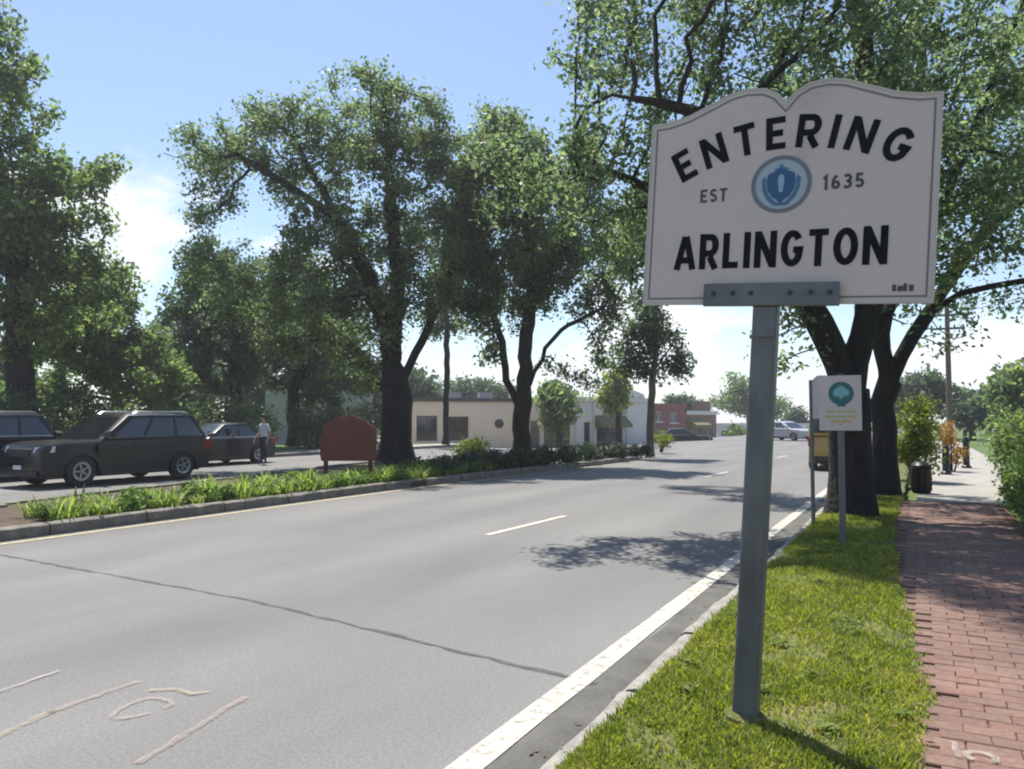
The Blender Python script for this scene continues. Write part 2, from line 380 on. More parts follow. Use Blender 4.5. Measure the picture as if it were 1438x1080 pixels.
M['shirt'] = noisy('pale_shirt', [(.3, (.46,.45,.54)), (.7, (.58,.57,.64))], 9, rough=.9, bump=.2)
M['trousers'] = noisy('dark_trousers', [(.3, (.016,.018,.035)), (.7, (.03,.032,.055))], 9, rough=.9, bump=.2)
M['hair'] = plain('dark_hair', (.018,.014,.012), .6)
M['shoe'] = plain('dark_shoe', (.02,.02,.02), .5)
M['stucco_beige'] = noisy('beige_stucco', [(.3, (.74,.60,.45)), (.7, (.80,.66,.51))], 1.2, rough=.9, bump=.1, bscale=40, fine=.06)
M['stucco_white'] = noisy('white_stucco', [(.3, (.66,.63,.59)), (.7, (.76,.73,.69))], 1.2, rough=.9, bump=.1, bscale=40, fine=.05)
M['roof_dark'] = noisy('dark_roofing', [(.3, (.06,.055,.05)), (.7, (.12,.11,.10))], 3, rough=.9, bump=.2)
M['roof_pale'] = noisy('pale_roofing', [(.3, (.34,.34,.32)), (.7, (.46,.46,.43))], 3, rough=.8, bump=.2)
M['frame_white'] = plain('white_frame', (.62,.61,.58), .6)
M['frame_dark'] = plain('dark_frame', (.04,.04,.04), .5)
M['red_brick'] = brick_wall('red_brick_wall', (.20,.045,.045), (.26,.07,.06), (.24,.17,.15))
M['brown_brick'] = brick_wall('brown_brick_wall', (.19,.085,.06), (.24,.11,.075), (.25,.2,.17))
M['awning'] = noisy('olive_awning', [(.3, (.14,.13,.06)), (.7, (.19,.175,.09))], 3, rough=.9, bump=.1)
M['awning_green'] = plain('green_awning', (.05,.16,.07), .8)
M['siding'] = noisy('pale_siding', [(.3, (.44,.45,.46)), (.7, (.54,.55,.56))], 2, rough=.85, bump=.1)
M['wood_pole'] = noisy('pole_wood', [(.3, (.08,.065,.05)), (.7, (.15,.125,.10))], 6, rough=.9, bump=.3, stretch=(1,1,.15))
M['wire'] = plain('wire', (.02,.02,.02), .7)
M['black_metal'] = plain('black_metal', (.012,.012,.014), .45, .2)

# ------------------------------------------------------------------ ground, road, median, verge
KERB_X = -1.45                                             # road-side face of the right kerb
def ground_z(x, y):
    def ss(a, b, t): t = min(1, max(0, (t - a) / (b - a))); return t * t * (3 - 2 * t)
    return -.05 - .6 * ss(36, 48, y) * ss(-14, -24, x)
mb = MB()
gx = [-330, -200, -120, -70] + list(range(-60, 41, 3)) + [70, 120, 200, 330]
gy = [-60, -40] + list(range(-20, 131, 3)) + [200, 300, 420]
mb.v = [(x, y, ground_z(x, y)) for y in gy for x in gx]
nx = len(gx)
mb.f = [(j*nx+i, j*nx+i+1, (j+1)*nx+i+1, (j+1)*nx+i) for j in range(len(gy)-1) for i in range(nx-1)]
struct(mb.build('ground', M['lawn']))

def sheet(name, xs, ys, zf, mat, parent=None):
    m = MB(); n = len(xs); m.v = [(x, y, zf(x, y)) for y in ys for x in xs]
    m.f = [(j*n+i, j*n+i+1, (j+1)*n+i+1, (j+1)*n+i) for j in range(len(ys)-1) for i in range(n-1)]
    return m.build(name, mat, parent)
def road_z(x, y):
    return 0.0 if y < 36 or x > -14 else max(-.6, ground_z(x, y) + .05)
road = struct(sheet('road', [-23.8, -20, -17, -14, -10, -5, KERB_X + .02], list(range(-30, 161, 2)), road_z, M['asphalt']))
def ribbon(name, pts, width, z, mat, parent, wobble=0.):
    m = MB(); L_, R_ = [], []
    pts = [Vector((p[0], p[1], 0)) for p in pts]
    for i, p in enumerate(pts):
        t = (pts[min(i+1, len(pts)-1)] - pts[max(i-1, 0)]).normalized(); nrm = Vector((-t.y, t.x, 0))
        w = width / 2 * (1 + random.uniform(-wobble, wobble))
        L_.append((p.x + nrm.x*w, p.y + nrm.y*w, z)); R_.append((p.x - nrm.x*w, p.y - nrm.y*w, z))
    m.v = L_ + R_; n = len(pts); m.f = [(i, n+i, n+i+1, i+1) for i in range(n-1)]
    return m.build(name, mat, parent)
def dense(a, b, n=24, jit=0.):
    return [(a[0] + (b[0]-a[0])*k/n + random.uniform(-jit, jit), a[1] + (b[1]-a[1])*k/n + random.uniform(-jit, jit)) for k in range(n+1)]
ribbon('gutter', dense((-1.595, -8), (-1.595, 60), 90, .012), .28, .003, M['gutter'], road, .12)
ribbon('edge_line', dense((-1.82, -8), (-1.82, 70), 120, .004), .15, .007, M['white_paint'], road, .06)
ribbon('median_edge_line', dense((-10.13, -8), (-10.13, 14), 40) + dense((-10.12, 14.5), (-9.35, 29), 20), .12, .007, M['yellow_paint'], road, .05)
for y0 in (9.05, 21.0, 33.0):
    ribbon('lane_dash', dense((-5.17, y0), (-5.08, y0 + 2.4), 10), .12, .007, M['white_paint'], road, .06)
ribbon('crack_seal', dense((-10.3, 5.17), (-5.3, 4.87), 34, .018) + dense((-5.2, 4.86), (-1.72, 4.28), 26, .018)[1:], .042, .006, M['crack'], road, .6)
for a, b, w, mt in (((-4.01, 2.2), (-4.11, 2.55), .05, 'orange_spray'), ((-4.10, 2.5), (-4.12, 3.05), .045, 'pink_spray'), ((-3.14, 2.34), (-3.36, 3.16), .045, 'pink_spray'), ((-4.66, 2.55), (-4.72, 2.95), .035, 'white_spray')):
    ribbon('utility_mark', dense(a, b, 12, .006), w, .008, M[mt], road, .3)
cc = (-3.72, 2.80)
ribbon('utility_mark', [(cc[0] + .11*math.cos(t), cc[1] + .15*math.sin(t) + .03*math.cos(2*t)) for t in [rad(k) for k in range(0, 350, 14)]], .03, .009, M['pink_spray'], road, .35)
ribbon('utility_mark', [(-3.92, 2.98), (-3.80, 3.06), (-3.66, 3.05), (-3.6, 3.12)], .035, .010, M['orange_spray'], road, .3)
def blob(name, cx, cy, rx, ry, z, mat, parent, n=18):
    m = MB(); m.v = [(cx + rx*math.cos(2*math.pi*k/n)*random.uniform(.85, 1.1), cy + ry*math.sin(2*math.pi*k/n)*random.uniform(.85, 1.1), z) for k in range(n)]; m.f = [tuple(range(n))]
    return m.build(name, mat, parent)

# right kerb: a run of granite stones
kerb = struct(MB().box(KERB_X + .02, KERB_X + .13, -8, 62, -.1, .085).build('kerb', M['sand']))
def stone_mesh(L_, h=.12, w=.15, rough=.012):
    m = MB(); n = 6; rs = []
    for k in range(n + 1):
        y = L_ * k / n; j = lambda s=rough: random.uniform(-s, s)
        rs.append([(0 + j(), y, -.1), (w + j(), y, -.1), (w + j(), y, h - .01 + j(.006)), (w*.5, y, h + j(.006)), (.03 + j(.008), y, h - .006 + j(.008)), (j(.01), y, h - .03 + j())])
    return m.rings(rs)
stones = [stone_mesh(1.17).build('kerb_stone', M['granite'], kerb, 40).data for _ in range(5)]
for o in list(kerb.children): bpy.data.objects.remove(o)
y = -2.0; k = 0
while y < 52:
    o = bpy.data.objects.new('kerb_stone', stones[k % 5]); COL.objects.link(o); o.parent = kerb
    o.location = (KERB_X + random.uniform(-.012, .012), y, random.uniform(-.012, .006)); o.rotation_euler = (0, 0, random.uniform(-.006, .006))
    y += 1.20; k += 1

# verge with mounded soil
def edge_x(y): return float(np.interp(y, (2, 3.5, 4.7, 6, 7.5, 9.5, 12, 16), (-.10, -.06, .01, -.08, -.18, -.28, -.32, -.30))) + .025*math.sin(y*2.3)*math.sin(y*5.1 + 1) + .012*math.sin(y*17)
vx = [KERB_X + .12, -1.2, -1.05, -.9, -.75, -.6, -.45, -.3, -.15, -.04]
def verge_z(x, y):
    s = math.sin(x*7.1 + y*1.3)*.008 + math.sin(y*3.7 - x*2.2)*.007
    e = min(1, (x - vx[0]) / .25) * min(1, (vx[-1] - x) / .2 + .15)
    return .116 + .026 * e + s * e
verge = sheet('verge', vx, [i * .25 - 3 for i in range(220)], verge_z, M['soil'])
for v_ in verge.data.vertices:
    t_ = (v_.co.x - vx[0]) / (vx[-1] - vx[0]); v_.co.x = vx[0] + t_ * (edge_x(v_.co.y) + .015 - vx[0])
struct(verge)
def in_view(x, y, z=.14, m=40):
    u, v, d = pix((x, y, z)); return d > .3 and -m < u < 1438 + m and v < 1080 + m
# grass blades
def blades(n, x0, x1, y0, y1, hmin, hmax, wd, zf, bias=1.6):
    V, Fc = [], []; c = 0
    while c < n:
        y_ = y0 + (y1 - y0) * random.random() ** bias; x_ = random.uniform(x0, x1)
        if x_ > edge_x(y_) + .03*math.sin(x_*91 + y_*57): continue
        if (x_ + .755)**2 + (y_ - 3.79)**2 < .105**2: continue
        bare = math.sin(x_*5.3 + 1.1*math.sin(y_*2.1)) * math.sin(y_*3.1 + 2*x_) + .35*math.sin(13*x_)*math.sin(11*y_)
        ex = min(x_ - x0, x1 - x_)
        if random.random() < (.75 if bare > .62 else .05): c += 1; continue
        c += 1
        if not in_view(x_, y_): continue
        h = random.uniform(hmin, hmax) * (1 + .6 * (bare < -.5)); a = random.uniform(0, 6.283); w = wd * random.uniform(.7, 1.3)
        ln = random.uniform(.2, 1.0) * h; la = random.uniform(0, 6.283)
        z = zf(x_, y_) - .004; cx, cy = math.cos(a)*w, math.sin(a)*w
        lx, ly = math.cos(la)*ln, math.sin(la)*ln; o = len(V)
        V += [(x_-cx, y_-cy, z), (x_+cx, y_+cy, z), (x_+cx*.7+lx*.4, y_+cy*.7+ly*.4, z+h*.6), (x_-cx*.7+lx*.4, y_-cy*.7+ly*.4, z+h*.6), (x_+lx, y_+ly, z+h*.85), (x_+lx+cx*.2, y_+ly+cy*.2, z+h*.85)]
        Fc += [(o, o+1, o+2, o+3), (o+3, o+2, o+5, o+4)]
    return V, Fc
V, Fc = blades(88000, KERB_X + .105, .07, 2.6, 16, .02, .048, .0045, lambda a, b: verge_z(min(max(a, vx[0]), vx[-1]), b), 1.7)
gr = link('grass', mesh_np('grass', np.array(V), np.array(Fc)), M['grass'])
stuff(tag(gr, 'short patchy mown grass covering the verge between kerb and brick sidewalk', 'grass'))

V, Fc = [], []
for _ in range(26):
    cy = 2.8 + 9 * random.random() ** 1.5; cx = random.uniform(KERB_X + .2, edge_x(cy) - .05); r0 = random.uniform(.03, .075)
    for q in range(int(60 * r0 / .1)):
        x_, y_ = cx + random.gauss(0, r0 * .5), cy + random.gauss(0, r0 * .5)
        if not KERB_X + .12 < x_ < edge_x(y_): continue
        z_ = verge_z(min(max(x_, vx[0]), vx[-1]), y_) + random.uniform(.012, .045); a = random.uniform(0, 6.28); l = random.uniform(.012, .026); ca, sa = math.cos(a)*l, math.sin(a)*l; o = len(V)
        V += [(x_ - ca, y_ - sa, z_ - .006), (x_ + sa*.6, y_ - ca*.6, z_ + random.uniform(-.004, .006)), (x_ + ca, y_ + sa, z_ + .004), (x_ - sa*.6, y_ + ca*.6, z_)]; Fc.append((o, o+1, o+2, o+3))
wd_ = link('weeds', mesh_np('weeds', np.array(V), np.array(Fc)), M['weed']); stuff(tag(wd_, 'dark broad leaved weeds scattered in patches through the verge grass', 'weeds'))
V, Fc = [], []
for _ in range(170):
    y_ = 3 + 9 * random.random() ** 1.4; x_ = random.choice((random.gauss(edge_x(y_) + .02, .10), random.uniform(-1.75, 1.0), random.gauss(-1.5, .06))); a = random.uniform(0, 6.28); l = random.uniform(.010, .026); ca, sa = math.cos(a)*l, math.sin(a)*l; o = len(V)
    z_ = (.136 if x_ > edge_x(y_) else .165) if x_ > KERB_X + .12 else (.128 if x_ > KERB_X else .012)
    V += [(x_ - ca, y_ - sa, z_), (x_ + sa*.5, y_ - ca*.5, z_ + .006), (x_ + ca, y_ + sa, z_ + .002), (x_ - sa*.5, y_ + ca*.5, z_ + .005)]; Fc.append((o, o+1, o+2, o+3))
fl_ = link('fallen_leaves', mesh_np('fallen_leaves', np.array(V), np.array(Fc)), M['litter']); stuff(tag(fl_, 'small brown fallen leaves strewn over gutter, verge and sidewalk edge', 'leaves'))

# sidewalk of bricks, then pale concrete farther on
side = struct(MB().box(-.42, 1.22, -4, 15.6, -.1, .112).build('sidewalk', M['sand']))
rows = int((15.5 - 2.4) / .108); cand = []
for r_ in range(rows):
    for c_ in range(-3, 7):
        x_ = -.05 + c_ * .208 + (.104 if r_ % 2 else 0); y_ = 2.4 + r_ * .108
        w_ = .2
        if x_ + .06 < edge_x(y_ + .05) or x_ + .2 > 1.27: continue
        cand.append((x_ + .1, y_ + .05))
cand.sort(key=lambda p: (0 if in_view(p[0], p[1], .13, 0) else 1, p[0]**2 + p[1]**2))
def brick_box(m, x_, y_, dz=0, tx=0, ty=0):
    a, b, h, e = .1022, .0522, .128, .005
    o = len(m.v)
    for (sx, sy) in ((-1,-1),(1,-1),(1,1),(-1,1)): m.v.append((x_+sx*a, y_+sy*b, .07))
    for (sx, sy) in ((-1,-1),(1,-1),(1,1),(-1,1)): m.v.append((x_+sx*a, y_+sy*b, h-e+dz+tx*sx+ty*sy))
    for (sx, sy) in ((-1,-1),(1,-1),(1,1),(-1,1)): m.v.append((x_+sx*(a-e), y_+sy*(b-e), h+dz+tx*sx+ty*sy))
    for k_ in range(2):
        for i in range(4):
            j = (i+1) % 4; m.f.append((o+k_*4+i, o+k_*4+j, o+k_*4+4+j, o+k_*4+4+i))
    m.f.append((o+8, o+9, o+10, o+11))
bm_ = MB(); brick_box(bm_, 0, 0); brick_me = bm_.build('brick', M['brick'], None).data
bpy.data.objects.remove([o for o in COL.objects if o.name == 'brick'][0])
for (x_, y_) in cand[:300]:
    o = bpy.data.objects.new('brick', brick_me); COL.objects.link(o); o.parent = side
    o.location = (x_ + random.uniform(-.002, .002), y_ + random.uniform(-.002, .002), random.uniform(-.004, .003)); o.rotation_euler = (random.uniform(-.02, .02), random.uniform(-.012, .012), random.uniform(-.015, .015))
mb = MB()
for (x_, y_) in cand[300:]: brick_box(mb, x_, y_, random.uniform(-.003, .003), random.uniform(-.001, .001), random.uniform(-.001, .001))
stuff(mb.build('brick_paving', M['brick'], side))
ribbon('paint_mark', [(.20 + .055*math.cos(t), 3.83 + .05*math.sin(t)) for t in [rad(k) for k in range(-40, 260, 20)]], .03, .140, M['white_spray'], side, .3)
ribbon('paint_mark', dense((.115, 3.78), (.105, 3.95), 6, .003), .022, .140, M['white_spray'], side, .2)
MB().box(-.06, 2.4, 15.62, 60, -.1, .105).build('far_pavement', M['concrete'])
struct(bpy.data.objects['far_pavement'])
struct(MB().box(1.24, 60, -10, 15.6, -.1, .10).build('side_lawn', M['lawn']))
struct(MB().box(2.42, 60, 15.62, 60, -.1, .11).build('far_lawn', M['lawn']))
struct(MB().box(-80, -25.9, -30, 40, -.1, .10).build('roadside_lawn', M['lawn']))
struct(MB().box(-25.88, -24.05, -30, 40, -.1, .12).build('far_sidewalk', M['concrete']))
lk = struct(MB().box(-24.03, -23.79, -30, 40, -.1, .13).build('far_kerb', M['granite_dark']))

struct(sheet('parking_lot', [-75 + 3*i for i in range(18)], [41 + 3*i for i in range(16)], lambda x, y: ground_z(x, y) + .035, M['concrete']))

# median island
def med_front(y): return -10.42 if y < 14 else -10.42 + (y - 14) / 15 * .85
def med_back(y): return -13.45 if y < 6 else (-13.45 - (y - 6) / 14 * 2.9 if y < 20 else -16.35 + (y - 20) / 9.5 * 3.2)
ys = [-12 + i * 1.0 for i in range(42)]
poly = [(med_front(y), y) for y in ys if y <= 28.5] + [(-10.0, 29.6), (-10.9, 30.3), (-11.9, 30.3), (-12.7, 29.6)] + [(med_back(y), y) for y in reversed(ys) if y <= 28.5]
cxm, cym = sum(p[0] for p in poly) / len(poly), sum(p[1] for p in poly) / len(poly)
mb = MB(); mb.rings([[(x, y, -.1) for x, y in poly], [(x, y, .12) for x, y in poly]], cap0=False)
median = struct(mb.build('median', M['mulch']))
mk_mesh = [stone_mesh(1.45, .17, .2, .012).build('kerb_stone', M['granite_dark'], median, 40).data for _ in range(4)]
for o in list(median.children): bpy.data.objects.remove(o)
def lay_stones(line, flip):
    tot = 0; seg = []
    for a, b in zip(line[:-1], line[1:]): seg.append((tot, a, b)); tot += (Vector(b) - Vector(a)).length
    s = 0; k = 0
    while s < tot - 1.2:
        for t0, a, b in seg:
            l = (Vector(b) - Vector(a)).length
            if t0 <= s < t0 + l:
                p = Vector(a).lerp(Vector(b), (s - t0) / l); d = (Vector(b) - Vector(a)).normalized(); break
        o = bpy.data.objects.new('kerb_stone', mk_mesh[k % 4]); COL.objects.link(o); o.parent = median
        o.location = (p.x, p.y, random.uniform(-.008, .008)); o.rotation_euler = (0, 0, math.atan2(-d.x, d.y))
        if flip: o.scale = (-1, 1, 1)
        s += 1.475; k += 1
lay_stones([(med_front(y) + .03, y) for y in range(-4, 30)], True)
lay_stones([(med_back(y) - .03, y) for y in range(0, 29)], False)
tg = sheet('median_turf', [-14.2, -13, -11.2], [13 + i for i in range(15)], lambda x, y: .128, M['lawn'], median)

# ------------------------------------------------------------------ town line sign
SZ = .02
A_, N_, O_ = [], [], []
def arc(cx, cy, rx, ry, a0, a1, n=10):
    return [(cx + rx*math.cos(rad(a0 + (a1-a0)*k/n)), cy + ry*math.sin(rad(a0 + (a1-a0)*k/n))) for k in range(n+1)]
GLY = {  # centre lines of strokes, cap height 1, stroke about .2
 'E': (.66, [[(.62,.9),(.1,.9),(.1,.1),(.62,.1)], [(.1,.5),(.54,.5)]]),
 'N': (.80, [[(.1,0),(.1,1)], [(.7,0),(.7,1)], [(.13,.93),(.67,.07)]]),
 'T': (.70, [[(0,.9),(.7,.9)], [(.35,0),(.35,.9)]]),
 'R': (.74, [[(.1,0),(.1,1)], [(.2,.9),(.42,.9)] + arc(.42,.67,.2,.23,80,-90,8) + [(.2,.44)], [(.40,.35),(.64,0)]]),
 'I': (.20, [[(.1,0),(.1,1)]]),
 'G': (.80, [arc(.4,.5,.3,.4,38,322,18) + [(.68,.46),(.44,.46)]]),
 'A': (.84, [[(.08,0),(.40,.95)], [(.44,.95),(.76,0)], [(.2,.27),(.64,.27)]]),
 'L': (.62, [[(.1,1),(.1,.1),(.6,.1)]]),
 'O': (.82, [arc(.41,.5,.31,.4,90,450,24)]),
 'S': (.68, [arc(.34,.7,.22,.2,30,230,10) + arc(.34,.3,.23,.2,50,-150,10)]),
 '1': (.42, [[(.05,.76),(.26,.93),(.26,0)]]),
 '6': (.66, [arc(.33,.30,.22,.20,90,450,14), [(.12,.32),(.13,.55),(.22,.78),(.42,.92)]]),
 '3': (.62, [arc(.28,.70,.22,.20,150,-80,10) + arc(.28,.29,.24,.20,80,-150,10)]),
 '5': (.64, [[(.54,.9),(.16,.9),(.14,.52)] + arc(.30,.32,.23,.22,110,-150,12)]),
}
_lift = [0]
def stroke_mesh(mb, pts, w, xf):                           # flat ribbon with mitred corners, mapped by xf(x, z)
    P = [Vector(p) for p in pts]; closed = (P[0] - P[-1]).length < 1e-4
    if closed: P = P[:-1]
    n = len(P); L_, R_ = [], []
    for i in range(n):
        a = P[(i-1) % n] if (closed or i) else None; b = P[(i+1) % n] if (closed or i < n-1) else None
        d1 = (P[i]-a).normalized() if a is not None else None; d2 = (b-P[i]).normalized() if b is not None else None
        d1 = d1 or d2; d2 = d2 or d1
        n1, n2 = Vector((-d1.y, d1.x)), Vector((-d2.y, d2.x)); mm = (n1 + n2)
        mm = mm.normalized() if mm.length > 1e-5 else n1
        k = w / 2 / max(.45, mm.dot(n1)); L_.append(P[i] + mm*k); R_.append(P[i] - mm*k)
    _lift[0] = (_lift[0] + 1) % 4; dy = _lift[0] * .0003
    vv = [(q[0], q[1] - dy, q[2]) for q in (xf(p.x, p.y) for p in L_ + R_)]; m = n if closed else n-1
    mb.add(vv, [(i, n+i, n+(i+1) % n, (i+1) % n) for i in range(m)])
SX, SY = .05, -.052                                        # board centre x, front face y (local)
def word_on_line(name, word, x0, x1, zc, h, sw, mat, parent, y):
    adv = [GLY[c][0] for c in word]; gap = .22; tot = sum(adv) + gap * (len(word)-1); kx = (x1 - x0) / tot; mb = MB(); p = 0
    for c, w in zip(word, adv):
        for st in GLY[c][1]: stroke_mesh(mb, [(q[0]*kx + p*kx + x0, zc - h/2 + q[1]*h) for q in st], sw, lambda a, b: (a, y, b))
        p += w + gap
    return mb.build(name, mat, parent)
sign = thing('town_sign', 'white book shaped town line sign reading ENTERING ARLINGTON on a leaning grey post', 'sign', (-.755, 3.79, .145))
sign.rotation_euler = (0, rad(3.7), 0)
mb = MB().box(-.057, .057, -.05, .05, -.3, 2.07); mb.build('post', M['steel'], sign, None, .014)
mb = MB().lathe([(.10, -.02), (.10, .012), (.075, .03)], 14); mb.build('post_base_collar', M['soil'], sign, 40)
hump = [(-.645,2.868), (-.56,2.872), (-.46,2.895), (-.34,2.945), (-.26,2.978), (-.18,2.992), (-.10,2.984), (-.04,2.952), (0,2.905),
        (.04,2.952), (.10,2.984), (.18,2.992), (.26,2.978), (.34,2.945), (.46,2.895), (.56,2.872), (.645,2.868)]
outl = [(-.645,1.96), (.645,1.96)] + hump[::-1]
board_o = [(x + SX, z) for x, z in outl]
panel = MB().prism_y(board_o, SY, SY - .022 + .022 + .02); panel = MB().prism_y(board_o, SY, SY + .02).build('panel', M['sign_white'], sign)
def inset(o, d):
    n = len(o); r = []
    for i in range(n):
        a, p, b = Vector(o[i-1]), Vector(o[i]), Vector(o[(i+1) % n]); d1, d2 = (p-a).normalized(), (b-p).normalized()
        m = (Vector((-d1.y, d1.x)) + Vector((-d2.y, d2.x))).normalized(); r.append(p + m * d / max(.4, m.dot(Vector((-d1.y, d1.x)))))
    return [tuple(q) for q in r]
mb = MB(); i1 = inset(board_o, .026); i1.append(i1[0]); stroke_mesh(mb, i1, .008, lambda a, b: (a, SY - .002, b)); mb.build('border_line', M['sign_line'], panel)
mb = MB(); i1 = inset(board_o, -.004); o2 = inset(board_o, .004)
mb.rings([[(x, SY - .004, z) for x, z in i1], [(x, SY + .024, z) for x, z in i1], [(x, SY + .024, z) for x, z in o2], [(x, SY - .004, z) for x, z in o2], [(x, SY - .004, z) for x, z in i1]], False, False)
mb.build('edge_frame', M['sign_edge'], panel)
# ENTERING on an arc
mb = MB(); word = 'ENTERING'; adv = [GLY[c][0] for c in word]; gap = .27; h = .155; Rr = 1.0; zc = 2.688 - Rr; kx = .14
tot = (sum(adv) + gap * 7) * kx; s = -tot / 2
def on_arc(s_, t_):
    a = s_ / Rr; return (SX + .012 + (Rr + t_) * math.sin(a), SY - .002, zc + (Rr + t_) * math.cos(a))
for c, w in zip(word, adv):
    for st in GLY[c][1]:
        mid = s + w*kx/2; a = mid / Rr; ca, sa = math.cos(a), math.sin(a); ox, _, oz = on_arc(mid, 0)
        stroke_mesh(mb, [((q[0] - w/2)*kx, q[1]*h) for q in st], .0305, lambda x, z: (ox + x*ca + z*sa, SY - .002, oz - x*sa + z*ca))
    s += (w + gap) * kx
mb.build('lettering', M['ink'], panel)
word_on_line('lettering', 'ARLINGTON', -.443, .507, 2.215, .174, .031, M['ink'], panel, SY - .002)
word_on_line('lettering', 'EST', -.332, -.203, 2.490, .066, .0115, M['ink_soft'], panel, SY - .002)
word_on_line('lettering', '1635', .228, .402, 2.512, .068, .0125, M['ink_soft'], panel, SY - .002)
def disc(r0, r1, y, n=32, cx=SX - .005, cz=2.520):
    m = MB(); a = [(cx + r1*math.cos(2*math.pi*k/n), y, cz + r1*math.sin(2*math.pi*k/n)) for k in range(n)]
    if r0 <= 0: m.v = a; m.f = [tuple(range(n))]; return m
    m.v = a + [(cx + r0*math.cos(2*math.pi*k/n), y, cz + r0*math.sin(2*math.pi*k/n)) for k in range(n)]; m.f = [(k, (k+1) % n, n+(k+1) % n, n+k) for k in range(n)]; return m
seal = disc(0, .132, SY - .0015).build('seal', M['seal_pale'], panel)
disc(.117, .136, SY - .003).build('seal_ring', M['seal_ring'], seal)
cz = 2.517; shield = [(-.058,.055), (-.03,.066), (0,.078), (.03,.066), (.058,.055), (.066,.02), (.06,-.02), (.04,-.055), (.018,-.07), (0,-.088), (-.018,-.07), (-.04,-.055), (-.06,-.02), (-.066,.02)]
m = MB(); m.v = [(SX - .005 + x, SY - .003, cz + z) for x, z in shield]; m.f = [tuple(range(len(shield)))]; m.build('seal_shield', M['seal_blue'], seal)
rib = [(-.088,.03), (-.07,.045), (-.066,-.01), (-.05,-.05), (-.02,-.082), (.02,-.082), (.05,-.05), (.066,-.01), (.07,.045), (.088,.03), (.084,-.02), (.066,-.062), (.03,-.098), (-.03,-.098), (-.066,-.062), (-.084,-.02)]
m = MB(); m.v = [(SX - .005 + x, SY - .0024, cz + z) for x, z in rib]; m.f = [tuple(range(len(rib)))]; m.build('seal_ribbon', M['seal_mid'], seal)
m = MB(); m.v = [(SX - .005 + x, SY - .0024, cz + z) for x, z in ((-.034,.07), (.034,.07), (.03,.078), (.008,.084), (.006,.096), (-.01,.098), (-.008,.084), (-.03,.078))]; m.f = [tuple(range(8))]; m.build('seal_crest', M['seal_mid'], seal)
fig = [(-.012,.04), (0,.052), (.012,.04), (.015,.02), (.012,-.005), (.009,-.034), (-.008,-.034), (-.011,-.005), (-.015,.02)]
m = MB(); m.v = [(SX - .005 + x, SY - .0045, cz + z) for x, z in fig]; m.f = [tuple(range(len(fig)))]; m.build('seal_figure', M['seal_light'], seal)
for k, (w_, z_) in enumerate(((.016,.03), (.020,.024), (.014,.034), (.018,.028))):           # illegible maker's mark
    m = MB(); x_ = .535 + k*.022; m.v = [(x_, SY-.002, 2.008), (x_+w_, SY-.002, 2.008), (x_+w_, SY-.002, 2.008+z_), (x_, SY-.002, 2.008+z_)]; m.f = [(0,1,2,3)]; m.build('maker_mark', M['ink_soft'], panel)
br = MB().box(-.285, .325, SY - .034, SY - .024, 1.945, 2.052).add([], []).build('bracket', M['bracket'], sign, None, .004)
MB().box(-.285, .325, SY - .024, SY - .001, 1.945, 1.957).build('bracket_lip', M['bracket'], br)
MB().box(-.05, .05, SY - .012, SY + .0, 1.80, 1.94).build('bracket_tongue', M['bracket'], sign)
for x_ in (-.235, -.145, -.06, .115, .205, .285):
    MB().lathe([(.0115, -.008), (.0115, 0)], 6, 'y', (x_, SY - .034, 2.003)).build('bolt', M['bolt'], br)

# ------------------------------------------------------------------ second roadside sign and slim post
def round_post(parent, h, r=.028): return MB().tube([(0,0,-.25), (0,0,h)], r, 10).build('post', M['thin_post'], parent, 50)
s2 = thing('park_sign', 'small white sign with round teal tree emblem on a thin grey post', 'sign', (-.79, 9.55, .12))
MB().box(-.035, .035, -.02, .02, -.2, 1.96).build('post', M['thin_post'], s2, None, .004)
p2 = MB().box(-.225, .225, -.034, -.024, 1.31, 1.94).build('panel', M['sign_white'], s2, None, .003)
disc(0, .135, -.0355, 28, .012, 1.735).build('emblem', M['teal'], p2)
m = MB(); cr_ = [(-.088,-.01), (-.075,.035), (-.045,.062), (-.015,.085), (.02,.082), (.05,.06), (.08,.03), (.088,-.012), (.05,-.035), (.022,-.03), (.016,-.06), (-.016,-.06), (-.022,-.03), (-.055,-.038)]
m.v = [(.012 + x, -.0368, 1.735 + z) for x, z in cr_]; m.f = [tuple(range(len(cr_)))]; m.build('emblem_tree', M['teal_light'], p2)
m = MB(); m.v = [(-.035,-.0368,1.585), (.06,-.0368,1.585), (.045,-.0368,1.64), (-.02,-.0368,1.64)]; m.f = [(0,1,2,3)]; m.build('emblem_trunk', M['teal'], p2)
for z_, h_, mt, xs in ((1.515, .028, 'olive', [(-.15,-.05),(-.035,.04),(.055,.17)]), (1.455, .03, 'olive', [(-.16,-.06),(-.04,.07)]), (1.455, .03, 'orange_print', [(.085,.17)]), (1.40, .03, 'orange_print', [(-.10,.0),(.02,.12)])):
    for a, b in xs:
        m = MB(); m.v = [(a,-.0355,z_), (b,-.0355,z_), (b,-.0355,z_+h_), (a,-.0355,z_+h_)]; m.f = [(0,1,2,3)]; m.build('print_band', M[mt], p2)
for z_ in (1.86, 1.38): MB().lathe([(.008, -.006), (.008, 0)], 6, 'y', (.0, -.034, z_)).build('bolt', M['bolt'], p2)
s3 = thing('parking_sign', 'blank pale rounded sign plate on a slim grey pole beside the park sign', 'sign', (-1.30, 11.25, .12))
round_post(s3, 1.98, .026)
o3 = [(.02+x, z) for x, z in [(0,1.45),(.23,1.45),(.25,1.47),(.25,1.95),(.22,2.0),(.17,2.04),(.07,2.04),(.02,2.0),(0,1.95)]]
MB().prism_y(o3, -.034, -.027).build('panel', M['sign_white'], s3)

